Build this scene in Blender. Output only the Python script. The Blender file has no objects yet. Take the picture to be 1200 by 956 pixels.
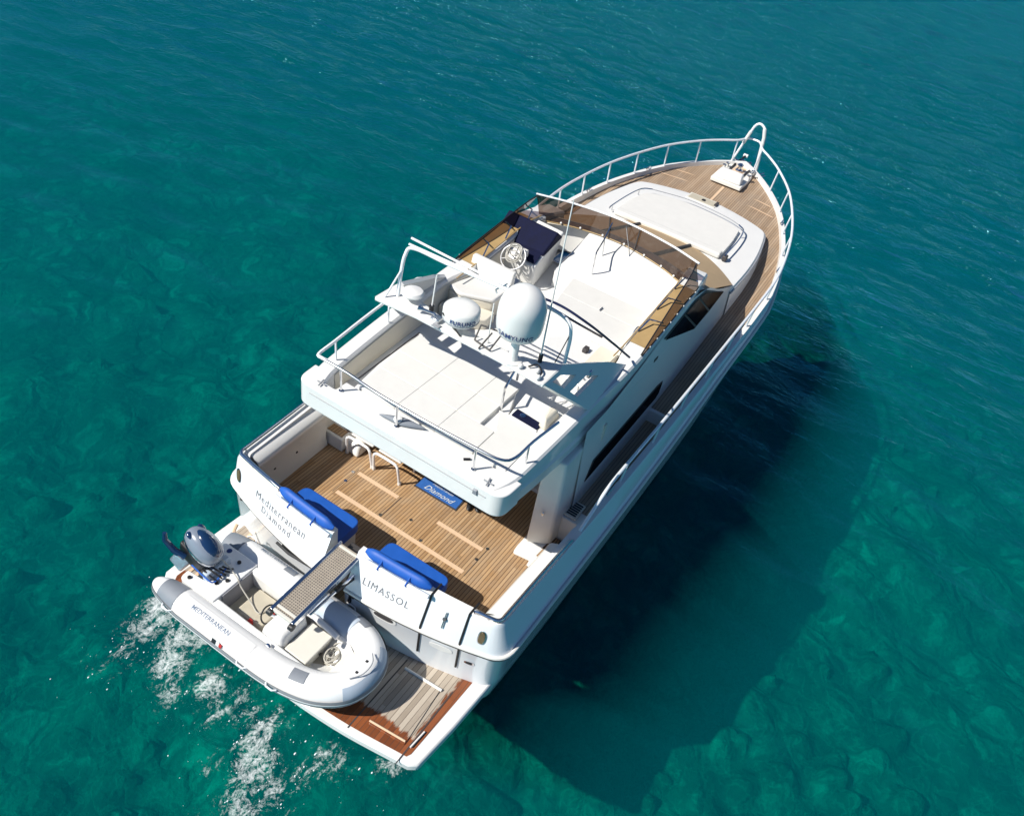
import bpy, bmesh, math, random
import numpy as np
from mathutils import Vector, Matrix
random.seed(7); rng = np.random.default_rng(5)
S = bpy.context.scene
C = S.collection
R = math.radians

# ---------------------------------------------------------------- camera, sky, sun, exposure
def make_camera():
    yaw, pit, rol = R(24.7374), R(40.1257), R(12.0254)
    f = Vector((math.cos(yaw)*math.cos(pit), math.sin(yaw)*math.cos(pit), -math.sin(pit)))
    r = f.cross(Vector((0, 0, 1))).normalized(); u = r.cross(f)
    c, s = math.cos(rol), math.sin(rol)
    r, u = c*r + s*u, -s*r + c*u
    cd = bpy.data.cameras.new('camera'); co = bpy.data.objects.new('camera', cd); C.objects.link(co)
    m = Matrix((r, u, -f)).transposed().to_4x4(); m.translation = (-5.7565, -4.5307, 10.7925)
    co.matrix_world = m
    cd.sensor_width = 36; cd.sensor_fit = 'HORIZONTAL'; cd.lens = 36*934.95/1200
    cd.clip_start = .1; cd.clip_end = 6000
    S.camera = co
make_camera()
SUN = Vector((-.80, .60, 1.0)).normalized()          # direction towards the sun: aft, port, half way up
w = bpy.data.worlds.new('World'); S.world = w; w.use_nodes = True
nt = w.node_tree; nt.nodes.clear()
sky = nt.nodes.new('ShaderNodeTexSky'); sky.sky_type = 'NISHITA'; sky.sun_disc = False
sky.dust_density = .1; sky.ozone_density = 10.; sky.air_density = 1.0
sky.sun_elevation = math.asin(SUN.z); sky.sun_rotation = math.atan2(SUN.x, SUN.y)
bg = nt.nodes.new('ShaderNodeBackground'); bg.inputs[1].default_value = .055
wo = nt.nodes.new('ShaderNodeOutputWorld')
nt.links.new(sky.outputs[0], bg.inputs[0]); nt.links.new(bg.outputs[0], wo.inputs[0])
sl = bpy.data.lights.new('sun', 'SUN'); sl.energy = 5.0; sl.angle = R(.53); sl.color = (1, .955, .88)
so = bpy.data.objects.new('sun', sl); C.objects.link(so)
so.rotation_euler = SUN.to_track_quat('Z', 'Y').to_euler(); so.location = SUN*60
vs = S.view_settings
vs.view_transform = 'Standard'; vs.look = 'None'; vs.gamma = 1; vs.use_curve_mapping = False; vs.exposure = .30
S.cycles.transparent_max_bounces = 16; S.cycles.max_bounces = 8; S.cycles.volume_bounces = 0

# ---------------------------------------------------------------- materials
def newmat(name):
    m = bpy.data.materials.new(name); m.use_nodes = True
    n = m.node_tree; n.nodes.clear()
    o = n.nodes.new('ShaderNodeOutputMaterial')
    return m, n, o
class N:
    """small node helper"""
    def __init__(s, nt): s.nt = nt
    def new(s, t, **k):
        n = s.nt.nodes.new(t)
        for a, b in k.items(): setattr(n, a, b)
        return n
    def link(s, a, b): s.nt.links.new(a, b)
    def inp(s, sock, v):
        if hasattr(v, 'is_linked') or isinstance(v, bpy.types.NodeSocket): s.link(v, sock)
        else: sock.default_value = v
    def math(s, op, a, b=0., c=None, clamp=False):
        n = s.new('ShaderNodeMath', operation=op); n.use_clamp = clamp
        s.inp(n.inputs[0], a); s.inp(n.inputs[1], b)
        if c is not None: s.inp(n.inputs[2], c)
        return n.outputs[0]
    def mix(s, f, a, b, blend='MIX'):
        n = s.new('ShaderNodeMix', data_type='RGBA', blend_type=blend)
        s.inp(n.inputs[0], f); s.inp(n.inputs[6], a); s.inp(n.inputs[7], b)
        return n.outputs[2]
    def ramp(s, f, stops):
        n = s.new('ShaderNodeValToRGB'); e = n.color_ramp.elements
        while len(e) < len(stops): e.new(.5)
        for i, (p, c) in enumerate(stops):
            e[i].position = p; e[i].color = c if len(c) == 4 else (*c, 1)
        s.inp(n.inputs[0], f); return n.outputs[0]
    def noise(s, vec, scale, detail=3, rough=.5, dist=0.):
        n = s.new('ShaderNodeTexNoise'); s.inp(n.inputs['Vector'], vec)
        n.inputs['Scale'].default_value = scale; n.inputs['Detail'].default_value = detail
        n.inputs['Roughness'].default_value = rough; n.inputs['Distortion'].default_value = dist
        return n.outputs[0]
    def mapping(s, vec, scale=(1, 1, 1), rot=(0, 0, 0), loc=(0, 0, 0)):
        n = s.new('ShaderNodeMapping'); s.inp(n.inputs[0], vec)
        n.inputs[1].default_value = loc; n.inputs[2].default_value = rot; n.inputs[3].default_value = scale
        return n.outputs[0]
    def obj(s): return s.new('ShaderNodeTexCoord').outputs['Object']
    def bump(s, h, strength, dist, normal=None):
        n = s.new('ShaderNodeBump'); s.inp(n.inputs['Height'], h)
        n.inputs['Strength'].default_value = strength; n.inputs['Distance'].default_value = dist
        if normal is not None: s.link(normal, n.inputs['Normal'])
        return n.outputs[0]
def c4(c): return (*c, 1) if len(c) == 3 else c
def simple(name, col, rough=.4, metal=0., var=.06, scale=6., coat=0., bump=0., bscale=80., spec=.5):
    m, n, o = newmat(name); h = N(n)
    p = h.new('ShaderNodeBsdfPrincipled'); h.link(p.outputs[0], o.inputs[0])
    v = h.obj(); f = h.noise(v, scale, 5, .6)
    f2 = h.math('MULTIPLY_ADD', f, 2*var, 1-var)
    col2 = h.mix(1., c4(col), (1, 1, 1, 1), 'MULTIPLY')
    mul = h.new('ShaderNodeVectorMath', operation='SCALE'); h.link(col2, mul.inputs[0]); h.link(f2, mul.inputs[3])
    h.link(mul.outputs[0], p.inputs['Base Color'])
    h.link(h.math('MULTIPLY_ADD', f, .25*rough, rough*.88), p.inputs['Roughness'])
    p.inputs['Metallic'].default_value = metal; p.inputs['Coat Weight'].default_value = coat
    p.inputs['Coat Roughness'].default_value = .08; p.inputs['Specular IOR Level'].default_value = spec
    if bump:
        h.link(h.bump(h.noise(v, bscale, 4, .6), bump, .004), p.inputs['Normal'])
    return m
def teak(name, cols, caulk, wid=.055, line=.11, wet=None, rough=.6, angle=0., grey=None):
    m, n, o = newmat(name); h = N(n)
    p = h.new('ShaderNodeBsdfPrincipled'); h.link(p.outputs[0], o.inputs[0])
    v = h.obj()
    if angle: v = h.mapping(v, rot=(0, 0, angle))
    sep = h.new('ShaderNodeSeparateXYZ'); h.link(v, sep.inputs[0])
    y = h.math('DIVIDE', sep.outputs[1], wid)
    fr = h.math('FRACT', y); fl = h.math('FLOOR', y)
    butt = h.math('FLOOR', h.math('ADD', h.math('DIVIDE', sep.outputs[0], 1.9), h.math('MULTIPLY', fl, .37)))
    cx = h.new('ShaderNodeCombineXYZ'); h.link(fl, cx.inputs[0]); h.link(butt, cx.inputs[1])
    wn = h.new('ShaderNodeTexWhiteNoise', noise_dimensions='2D'); h.link(cx.outputs[0], wn.inputs[0])
    g = h.noise(h.mapping(v, (6, 90, 6)), 1., 4, .65)
    big = h.noise(v, 1.3, 4, .6)
    f = h.math('ADD', h.math('MULTIPLY', wn.outputs[0], .5), h.math('ADD', h.math('MULTIPLY', g, .45), h.math('MULTIPLY', big, .3)))
    col = h.ramp(h.math('SUBTRACT', f, .12), [(0.05, cols[0]), (.5, cols[1]), (.95, cols[2])])
    if grey is not None:
        gm = h.ramp(h.noise(v, 2.2, 5, .7, .4), [(.42, (0, 0, 0)), (.74, (1, 1, 1))])
        col = h.mix(h.math('MULTIPLY', gm, .6), col, c4(grey))
    ln = h.math('LESS_THAN', fr, line)
    rg = None
    if wet is not None:
        # splashed, darkened timber along the outer edges with a ragged tide line
        wcol, fn = wet
        d = fn(h, sep)
        rag = h.noise(h.mapping(v, (2.2, 9, 1)), 2.2, 5, .7)
        wm = h.ramp(h.math('ADD', d, h.math('MULTIPLY', h.math('SUBTRACT', rag, .5), .55)), [(.46, (0, 0, 0)), (.54, (1, 1, 1))])
        wc = h.ramp(f, [(.1, (wcol[0]*.55, wcol[1]*.5, wcol[2]*.5)), (.6, wcol), (.95, (wcol[0]*1.5, wcol[1]*1.5, wcol[2]*1.5))])
        col = h.mix(wm, col, wc)
        rg = h.math('MULTIPLY_ADD', wm, -.35, rough)
    col = h.mix(h.math('MULTIPLY', ln, .85), col, c4(caulk))
    h.link(col, p.inputs['Base Color'])
    if rg is not None: h.link(rg, p.inputs['Roughness'])
    else: p.inputs['Roughness'].default_value = rough
    h.link(h.bump(h.math('ADD', h.math('MULTIPLY', ln, -1.), h.math('MULTIPLY', g, .4)), .25, .003), p.inputs['Normal'])
    return m
def acrylic(name, tint, rough=.04):
    m, n, o = newmat(name); h = N(n)
    t = h.new('ShaderNodeBsdfTransparent'); t.inputs[0].default_value = c4(tint)
    g = h.new('ShaderNodeBsdfGlossy'); g.inputs['Roughness'].default_value = rough; g.inputs[0].default_value = (1, 1, 1, 1)
    d = h.new('ShaderNodeBsdfDiffuse'); d.inputs[0].default_value = (.30, .24, .19, 1)
    sc = h.noise(h.obj(), 5., 6, .7, .8)
    sm = h.ramp(sc, [(.5, (0.03,)*3), (.8, (.30,)*3)])
    m1 = h.new('ShaderNodeMixShader'); h.link(sm, m1.inputs[0]); h.link(t.outputs[0], m1.inputs[1]); h.link(d.outputs[0], m1.inputs[2])
    fw = h.new('ShaderNodeLayerWeight'); fw.inputs[0].default_value = .5
    fr = h.math('MULTIPLY_ADD', h.math('POWER', fw.outputs['Facing'], 5.), .8, .045)
    m2 = h.new('ShaderNodeMixShader'); h.link(fr, m2.inputs[0]); h.link(m1.outputs[0], m2.inputs[1]); h.link(g.outputs[0], m2.inputs[2])
    h.link(m2.outputs[0], o.inputs[0]); return m

M = {}
M['gel'] = simple('white_gelcoat', (.74, .735, .71), .32, var=.03, scale=2.5, coat=.3)
M['gel_worn'] = simple('worn_gelcoat', (.74, .72, .67), .45, var=.07, scale=4)
M['cream'] = simple('cream_gelcoat', (.70, .65, .54), .5, var=.06, scale=5)
M['nonskid'] = simple('nonskid_gelcoat', (.73, .725, .70), .7, var=.03, scale=3, bump=.5, bscale=220)
M['hullside'] = simple('hull_gelcoat', (.76, .78, .80), .18, var=.02, scale=1.2, coat=.6)
M['vinyl_white'] = simple('white_vinyl', (.68, .67, .635), .6, var=.06, scale=5, bump=.25, bscale=60)
M['vinyl_blue'] = simple('blue_vinyl', (.006, .085, .40), .55, var=.22, scale=5, bump=.6, bscale=9)
M['vinyl_dark'] = simple('blue_piping', (.004, .05, .27), .5, var=.1)
M['steel'] = simple('stainless_steel', (.72, .73, .75), .16, 1., var=.05, scale=9)
M['steel_white'] = simple('white_painted_tube', (.82, .83, .84), .3, var=.03)
M['rail'] = simple('bright_rail_tube', (.80, .84, .88), .28, .25, var=.04)
M['antifoul'] = simple('dark_antifouling', (.02, .03, .045), .6, var=.2)
M['brushed'] = simple('brushed_metal', (.42, .42, .43), .5, .5, var=.1)
M['reflect_tube'] = simple('dark_reflection_tube', (.015, .02, .07), .35, var=.1)  # white tube darkened: reflected dark water put into its colour
M['black'] = simple('black_rubber', (.012, .012, .014), .5, var=.15)
M['seam'] = simple('dark_seam_sealant', (.05, .045, .045), .6, var=.1)
def dark_glass():
    m, n, o = newmat('black_cabin_glass'); h = N(n)
    d = h.new('ShaderNodeBsdfDiffuse'); h.link(h.mix(h.noise(h.obj(), 3.), (.002, .003, .005, 1), (.006, .009, .014, 1)), d.inputs[0])
    g = h.new('ShaderNodeBsdfGlossy'); g.inputs['Roughness'].default_value = .08
    mx = h.new('ShaderNodeMixShader'); mx.inputs[0].default_value = .045
    h.link(d.outputs[0], mx.inputs[1]); h.link(g.outputs[0], mx.inputs[2]); h.link(mx.outputs[0], o.inputs[0]); return m
M['glass_dark'] = dark_glass()
M['navy_canvas'] = simple('navy_canvas', (.007, .009, .032), .8, var=.5, scale=9, bump=.5, bscale=12, spec=.15)
M['tan_canvas'] = simple('tan_canvas', (.46, .33, .19), .8, var=.12, scale=5, bump=.3, bscale=30)
M['hawse'] = simple('tarnished_brass', (.22, .16, .085), .4, .5, var=.3, scale=12)
M['amber'] = simple('amber_tan', (.40, .275, .125), .35, var=.18, scale=5)  # plain golden tan for the side ledge and screen trims
M['ink'] = simple('grey_lettering', (.17, .17, .18), .5, var=.25, scale=14)
M['ink_blue'] = simple('navy_lettering', (.01, .04, .16), .4, var=.1)
M['ink_teal'] = simple('faded_blue_lettering', (.13, .18, .26), .5, var=.12)
M['ink_pale'] = simple('pale_lettering', (.62, .66, .66), .5, var=.08)
M['mat_blue'] = simple('blue_carpet', (.02, .11, .38), .95, var=.35, scale=28, bump=.8, bscale=160)
M['hypalon'] = simple('white_hypalon', (.77, .77, .76), .5, var=.04, scale=4)
M['hypalon_grey'] = simple('grey_hypalon', (.20, .22, .25), .6, var=.10, scale=9)
M['hypalon_blue'] = simple('pale_blue_hypalon', (.42, .49, .57), .55, var=.06, scale=5)
M['strake'] = simple('grey_rubber_strake', (.27, .28, .30), .5, var=.1)
M['grp'] = simple('tender_moulding', (.78, .78, .76), .35, var=.03)
M['grp_tan'] = simple('tan_tender_floor', (.46, .42, .33), .7, var=.12, scale=9)
M['grp_box'] = simple('cream_locker_lid', (.66, .64, .57), .55, var=.05)
M['floor_grey'] = simple('grey_footwell', (.26, .26, .28), .7, var=.1)
M['cowl'] = simple('blue_grey_cowling', (.20, .235, .29), .25, var=.1, scale=5, coat=.8)
M['cowl_dark'] = simple('dark_blue_cowling_top', (.008, .03, .085), .12, var=.1, coat=1.)
M['red'] = simple('red_plastic', (.45, .02, .015), .5)
M['rope'] = simple('weathered_rope', (.46, .44, .39), .9, var=.2, scale=40, bump=.8, bscale=120)
M['rope_blue'] = simple('blue_strap', (.02, .12, .50), .7)
M['wood_pale'] = simple('pale_teak_plank', (.66, .47, .31), .6, var=.10, scale=9)
M['teak'] = teak('cockpit_teak', [(.25, .14, .06), (.41, .25, .12), (.56, .37, .20)], (.085, .045, .028), .056, .2, grey=(.38, .30, .215))
M['teak_fore'] = teak('weathered_teak', [(.22, .145, .085), (.35, .245, .155), (.48, .36, .25)], (.085, .055, .04), .055, .18, grey=(.33, .275, .215))
def wetfn(h, s):
    # 0 in the dry middle, 1 towards the aft edge and the starboard edge of the platform
    ax = h.math('MULTIPLY_ADD', s.outputs[0], -2.1, -2.25)
    ay = h.math('MULTIPLY_ADD', s.outputs[1], -2.6, -4.85)
    return h.math('MAXIMUM', h.math('ADD', ax, .1), ay)
M['teak_plat'] = teak('salt_stained_teak', [(.25, .20, .15), (.40, .34, .27), (.55, .48, .39)], (.06, .04, .03), .075, .09, wet=((.20, .062, .022), wetfn), rough=.6)
M['teak_grate'] = teak('teak_grating', [(.16, .09, .05), (.24, .14, .07), (.30, .18, .10)], (.02, .012, .01), .045, .4)
M['smoke'] = acrylic('smoked_acrylic', (.29, .215, .175))
M['blue_glass'] = simple('blue_tinted_glass', (.01, .13, .36), .08, var=.1, coat=.5)

def grating_mat():
    m, n, o = newmat('perforated_gangway'); h = N(n)
    p = h.new('ShaderNodeBsdfPrincipled'); h.link(p.outputs[0], o.inputs[0])
    v = h.obj(); s = h.new('ShaderNodeSeparateXYZ'); h.link(v, s.inputs[0])
    a = h.math('FRACT', h.math('DIVIDE', s.outputs[0], .034)); b = h.math('FRACT', h.math('DIVIDE', s.outputs[1], .034))
    f = h.math('MULTIPLY', h.math('GREATER_THAN', a, .5), h.math('GREATER_THAN', b, .42))
    c = h.mix(h.noise(v, 9., 4), (.27, .23, .185, 1), (.42, .37, .30, 1))
    h.link(h.mix(f, c, (.09, .075, .065, 1)), p.inputs['Base Color']); p.inputs['Roughness'].default_value = .6
    h.link(h.bump(f, .6, .006), p.inputs['Normal'])
    return m
M['grating'] = grating_mat()

# ---------------------------------------------------------------- mesh helpers
class MB:
    def __init__(s): s.v = []; s.f = []
    def add(s, vs, fs):
        k = len(s.v); s.v += [tuple(map(float, v)) for v in vs]; s.f += [tuple(i+k for i in f) for f in fs]; return s
    def hexa(s, b, t):
        """bottom 4 points, top 4 points (same winding)"""
        return s.add(list(b)+list(t), [(3, 2, 1, 0), (4, 5, 6, 7), (0, 1, 5, 4), (1, 2, 6, 5), (2, 3, 7, 6), (3, 0, 4, 7)])
    def box(s, x0, x1, y0, y1, z0, z1, mat=None):
        b = [(x0, y0, z0), (x1, y0, z0), (x1, y1, z0), (x0, y1, z0)]; t = [(x0, y0, z1), (x1, y0, z1), (x1, y1, z1), (x0, y1, z1)]
        if mat is not None: b = [mat @ Vector(p) for p in b]; t = [mat @ Vector(p) for p in t]
        return s.hexa(b, t)
    def prism(s, poly, z0, z1, f=None):
        n = len(poly); g = f or (lambda x, y, z: (x, y, z))
        za = z0 if callable(z0) else (lambda x, y: z0); zb = z1 if callable(z1) else (lambda x, y: z1)
        vs = [g(x, y, za(x, y)) for x, y in poly]+[g(x, y, zb(x, y)) for x, y in poly]
        return s.add(vs, [tuple(range(n))[::-1], tuple(range(n, 2*n))]+[(i, (i+1) % n, n+(i+1) % n, n+i) for i in range(n)])
    def plate(s, pts, d):
        """planar polygon of 3D points thickened by the vector d"""
        n = len(pts); d = Vector(d); vs = [Vector(p) for p in pts]; vs += [p+d for p in vs]
        return s.add(vs, [tuple(range(n))[::-1], tuple(range(n, 2*n))]+[(i, (i+1) % n, n+(i+1) % n, n+i) for i in range(n)])
    def tube(s, pts, r, n=10, closed=False, cap=True):
        P = [Vector(p) for p in pts]; k = len(P); rr = r if isinstance(r, (list, tuple)) else [r]*k
        T = []
        for i in range(k):
            a = P[(i-1) % k] if (closed or i > 0) else P[i]; b = P[(i+1) % k] if (closed or i < k-1) else P[i]
            t = (b-a); T.append(t.normalized() if t.length > 1e-9 else Vector((0, 0, 1)))
        u = T[0].orthogonal().normalized(); vs = []; fs = []
        for i in range(k):
            u = (u-T[i]*u.dot(T[i])).normalized(); w_ = T[i].cross(u)
            for j in range(n):
                a = 2*math.pi*j/n; vs.append(P[i]+(u*math.cos(a)+w_*math.sin(a))*rr[i])
        for i in range(k if closed else k-1):
            i2 = (i+1) % k
            for j in range(n): fs.append((i*n+j, i*n+(j+1) % n, i2*n+(j+1) % n, i2*n+j))
        if cap and not closed: fs += [tuple(range(n))[::-1], tuple((k-1)*n+j for j in range(n))]
        return s.add(vs, fs)
    def rows(s, rows, closed=False):
        n = len(rows[0]); vs = [p for r in rows for p in r]; fs = []
        for i in range(len(rows)-1):
            for j in range(n if closed else n-1):
                j2 = (j+1) % n; fs.append((i*n+j, i*n+j2, (i+1)*n+j2, (i+1)*n+j))
        return s.add(vs, fs)
    def lathe(s, prof, o, axis=(0, 0, 1), n=28):
        ax = Vector(axis).normalized(); u = ax.orthogonal().normalized(); w_ = ax.cross(u); o = Vector(o)
        rows = [[o+ax*z+(u*math.cos(2*math.pi*j/n)+w_*math.sin(2*math.pi*j/n))*r for j in range(n)] for r, z in prof]
        k = len(s.v); s.rows(rows, True)
        if prof[0][0] > 1e-4: s.f.append(tuple(k+j for j in range(n))[::-1])
        if prof[-1][0] > 1e-4: s.f.append(tuple(k+(len(prof)-1)*n+j for j in range(n)))
        return s
    def cyl(s, o, r, z0, z1, axis=(0, 0, 1), n=20): return s.lathe([(r, z0), (r, z1)], o, axis, n)
    def blob(s, c, rad, mat=None, n=24, m=16, fn=None):
        rows = []
        for i in range(m+1):
            th = math.pi*i/m; row = []
            for j in range(n):
                ph = 2*math.pi*j/n
                p = Vector((math.sin(th)*math.cos(ph), math.sin(th)*math.sin(ph), math.cos(th)))
                if fn: p = fn(p)
                p = Vector((p.x*rad[0], p.y*rad[1], p.z*rad[2]))
                if mat is not None: p = mat @ p
                row.append(p+Vector(c))
            rows.append(row)
        return s.rows(rows, True)
    def build(s, name, mat, parent=None, bevel=0., smooth=True, ang=35, merge=True, seg=2):
        me = bpy.data.meshes.new(name)
        off = parent_loc(parent)
        me.from_pydata([(v[0]-off[0], v[1]-off[1], v[2]-off[2]) for v in s.v], [], s.f)
        if merge:
            bm = bmesh.new(); bm.from_mesh(me); bmesh.ops.remove_doubles(bm, verts=bm.verts, dist=1e-5)
            bmesh.ops.dissolve_degenerate(bm, edges=bm.edges, dist=1e-6)
            bmesh.ops.recalc_face_normals(bm, faces=bm.faces); bm.to_mesh(me); bm.free()
        if smooth:
            me.polygons.foreach_set('use_smooth', [True]*len(me.polygons)); me.set_sharp_from_angle(angle=R(ang))
        me.materials.append(mat)
        o = bpy.data.objects.new(name, me); C.objects.link(o)
        if parent: o.parent = parent
        if bevel:
            b = o.modifiers.new('edge', 'BEVEL'); b.width = bevel; b.segments = seg; b.limit_method = 'ANGLE'; b.angle_limit = R(38)
        return o
LOC = {}
def parent_loc(p):
    x = Vector((0, 0, 0))
    while p is not None: x = x+p.location; p = p.parent
    return x
def thing(name, label, cat, loc=(0, 0, 0), group=None):
    o = bpy.data.objects.new(name, None); C.objects.link(o); o.location = loc; o.empty_display_size = .3
    o['label'] = label; o['category'] = cat
    if group: o['group'] = group
    return o
def tag(o, label, cat, group=None):
    o['label'] = label; o['category'] = cat
    if group: o['group'] = group
    return o
def rebase(o):
    """move a one-mesh thing's origin to its base"""
    me = o.data; n = len(me.vertices); co = np.empty(n*3); me.vertices.foreach_get('co', co); co = co.reshape(-1, 3)
    b = np.array([(co[:, 0].min()+co[:, 0].max())/2, (co[:, 1].min()+co[:, 1].max())/2, co[:, 2].min()])
    me.vertices.foreach_set('co', (co-b).ravel()); me.update(); o.location = b; return o
def cat(pts, n=6, closed=False):
    """Catmull-Rom through points"""
    P = [np.array(p, float) for p in pts]; k = len(P); out = []
    for i in range(k if closed else k-1):
        p0 = P[(i-1) % k] if (closed or i > 0) else 2*P[0]-P[1]
        p1 = P[i]; p2 = P[(i+1) % k]; p3 = P[(i+2) % k] if (closed or i < k-2) else 2*P[-1]-P[-2]
        for j in range(n):
            t = j/n; out.append(tuple(.5*((2*p1)+(-p0+p2)*t+(2*p0-5*p1+4*p2-p3)*t*t+(-p0+3*p1-3*p2+p3)*t**3)))
    if not closed: out.append(tuple(P[-1]))
    return out
def rpoly(pts, r, n=5):
    """polygon with rounded corners; r one value or one per corner"""
    k = len(pts); out = []
    for i in range(k):
        p = np.array(pts[i], float); a = np.array(pts[i-1], float); b = np.array(pts[(i+1) % k], float)
        ri = r[i] if isinstance(r, (list, tuple)) else r
        if ri <= 0: out.append(tuple(p)); continue
        da = (a-p)/np.linalg.norm(a-p); db = (b-p)/np.linalg.norm(b-p)
        q0 = p+da*ri; q1 = p+db*ri
        for j in range(n+1):
            t = j/n; out.append(tuple((1-t)**2*q0+2*t*(1-t)*p+t*t*q1))
    return out
def mir(pts): return [(p[0], -p[1], *p[2:]) for p in pts]
def interp(tab):
    """smooth interpolation of a table of (x, value)"""
    xs = np.array([t[0] for t in tab], float); ys = np.array([t[1] for t in tab], float)
    d = np.diff(ys)/np.diff(xs); m = np.zeros(len(xs)); m[0] = d[0]; m[-1] = d[-1]
    for i in range(1, len(xs)-1): m[i] = 0 if d[i-1]*d[i] <= 0 else 2*d[i-1]*d[i]/(d[i-1]+d[i])
    def f(x):
        x = min(max(x, xs[0]), xs[-1]); i = min(int(np.searchsorted(xs, x, 'right'))-1, len(xs)-2)
        h = xs[i+1]-xs[i]; t = (x-xs[i])/h
        return float(ys[i]*(1+2*t)*(1-t)**2+h*m[i]*t*(1-t)**2+ys[i+1]*t*t*(3-2*t)+h*m[i+1]*t*t*(t-1))
    return f
def text(name, body, size, fn, mat, parent, shear=0., space=1., align='CENTER', bold=0.):
    cu = bpy.data.curves.new(name, 'FONT'); cu.body = body; cu.size = size; cu.shear = shear; cu.space_character = space
    cu.align_x = align; cu.align_y = 'CENTER'; cu.offset = bold; cu.resolution_u = 3
    ob = bpy.data.objects.new(name, cu); C.objects.link(ob)
    bpy.context.view_layer.update()
    dg = bpy.context.evaluated_depsgraph_get(); me = bpy.data.meshes.new_from_object(ob.evaluated_get(dg))
    bpy.data.objects.remove(ob); bpy.data.curves.remove(cu)
    bm = bmesh.new(); bm.from_mesh(me)
    bmesh.ops.triangulate(bm, faces=bm.faces)
    for _ in range(3):
        ed = [e for e in bm.edges if e.calc_length() > size*.16]
        if ed: bmesh.ops.subdivide_edges(bm, edges=ed, cuts=1); bmesh.ops.triangulate(bm, faces=bm.faces)
    off = parent_loc(parent)
    for v in bm.verts: v.co = Vector(fn(v.co.x, v.co.y))-off
    bm.to_mesh(me); bm.free()
    me.materials.clear(); me.materials.append(mat); me.name = name
    o = bpy.data.objects.new(name, me); C.objects.link(o); o.parent = parent
    return o

# ================================================================= SEA
def wave(x, y):
    h = np.zeros_like(x)
    for L, A, a, p in WV: h += A*np.sin(2*np.pi/L*(x*math.cos(a)+y*math.sin(a))+p)
    return h
WV = []
for i in range(26):
    L = .9*1.16**i if i < 14 else random.uniform(.7, 3.2)
    WV.append((L, .0062*L**.75 if L < 3 else .0095, random.gauss(.05, .42), random.uniform(0, 6.28)))
def sea_mat():
    m, n, o = newmat('clear_sea_water'); h = N(n); v = h.obj()
    # wind ripples of several sizes on two crossing headings
    a0 = h.noise(h.mapping(v, (1.0, .42, 1), rot=(0, 0, R(-7))), .42, 3, .55, .3)
    a1 = h.noise(h.mapping(v, (1.3, .55, 1), rot=(0, 0, R(12))), 1.15, 4, .58, .4)
    a2 = h.noise(h.mapping(v, (1.5, .62, 1), rot=(0, 0, R(-20))), 2.9, 4, .6, .35)
    a3 = h.noise(h.mapping(v, (1.5, .75, 1), rot=(0, 0, R(25))), 8.5, 3, .6, .3)
    cr = lambda n_: h.math('POWER', h.math('SUBTRACT', 1., h.math('ABSOLUTE', h.math('MULTIPLY_ADD', n_, 2., -1.))), 1.6)   # sharper crests than troughs
    big = h.noise(h.mapping(v, (1, .6, 1), rot=(0, 0, R(-12))), .09, 3, .5)
    hgt = h.math('ADD', h.math('ADD', h.math('MULTIPLY', cr(a0), .50), h.math('MULTIPLY', cr(a1), .19)), h.math('ADD', h.math('MULTIPLY', cr(a2), .095), h.math('MULTIPLY', a3, .030)))
    sx = h.new('ShaderNodeSeparateXYZ'); h.link(v, sx.inputs[0])
    mr = h.new('ShaderNodeMapRange', interpolation_type='SMOOTHSTEP'); h.link(sx.outputs[0], mr.inputs[0])   # sheltered inshore, breezier offshore
    for i_, q_ in enumerate((4., 42., .16, 2.9)): mr.inputs[i_+1].default_value = q_
    hh = h.math('MULTIPLY', hgt, h.math('MULTIPLY', h.math('MULTIPLY_ADD', big, 1.2, .40), mr.outputs[0]))
    nb = h.bump(hh, .9, .50)
    t = h.new('ShaderNodeBsdfTransparent')
    g = h.new('ShaderNodeBsdfGlossy'); g.inputs['Roughness'].default_value = .09; g.inputs[0].default_value = (.26, .80, 1, 1); h.link(nb, g.inputs['Normal'])
    fw = h.new('ShaderNodeLayerWeight'); fw.inputs[0].default_value = .5; h.link(nb, fw.inputs['Normal'])
    fr = h.math('MULTIPLY_ADD', h.math('POWER', fw.outputs['Facing'], 5.), .95, .021)
    mx = h.new('ShaderNodeMixShader'); h.link(fr, mx.inputs[0]); h.link(t.outputs[0], mx.inputs[1]); h.link(g.outputs[0], mx.inputs[2])
    h.link(mx.outputs[0], o.inputs[0])
    # the water body itself: swallows red, scatters a little blue-green
    va = h.new('ShaderNodeVolumeAbsorption'); va.inputs[0].default_value = (.0, .931, .942, 1); va.inputs[1].default_value = 1.45
    vs_ = h.new('ShaderNodeVolumeScatter'); vs_.inputs[0].default_value = (.002, .86, .98, 1); vs_.inputs[1].default_value = .058
    av = h.new('ShaderNodeAddShader'); h.link(va.outputs[0], av.inputs[0]); h.link(vs_.outputs[0], av.inputs[1]); h.link(av.outputs[0], o.inputs[1])
    return m
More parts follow.
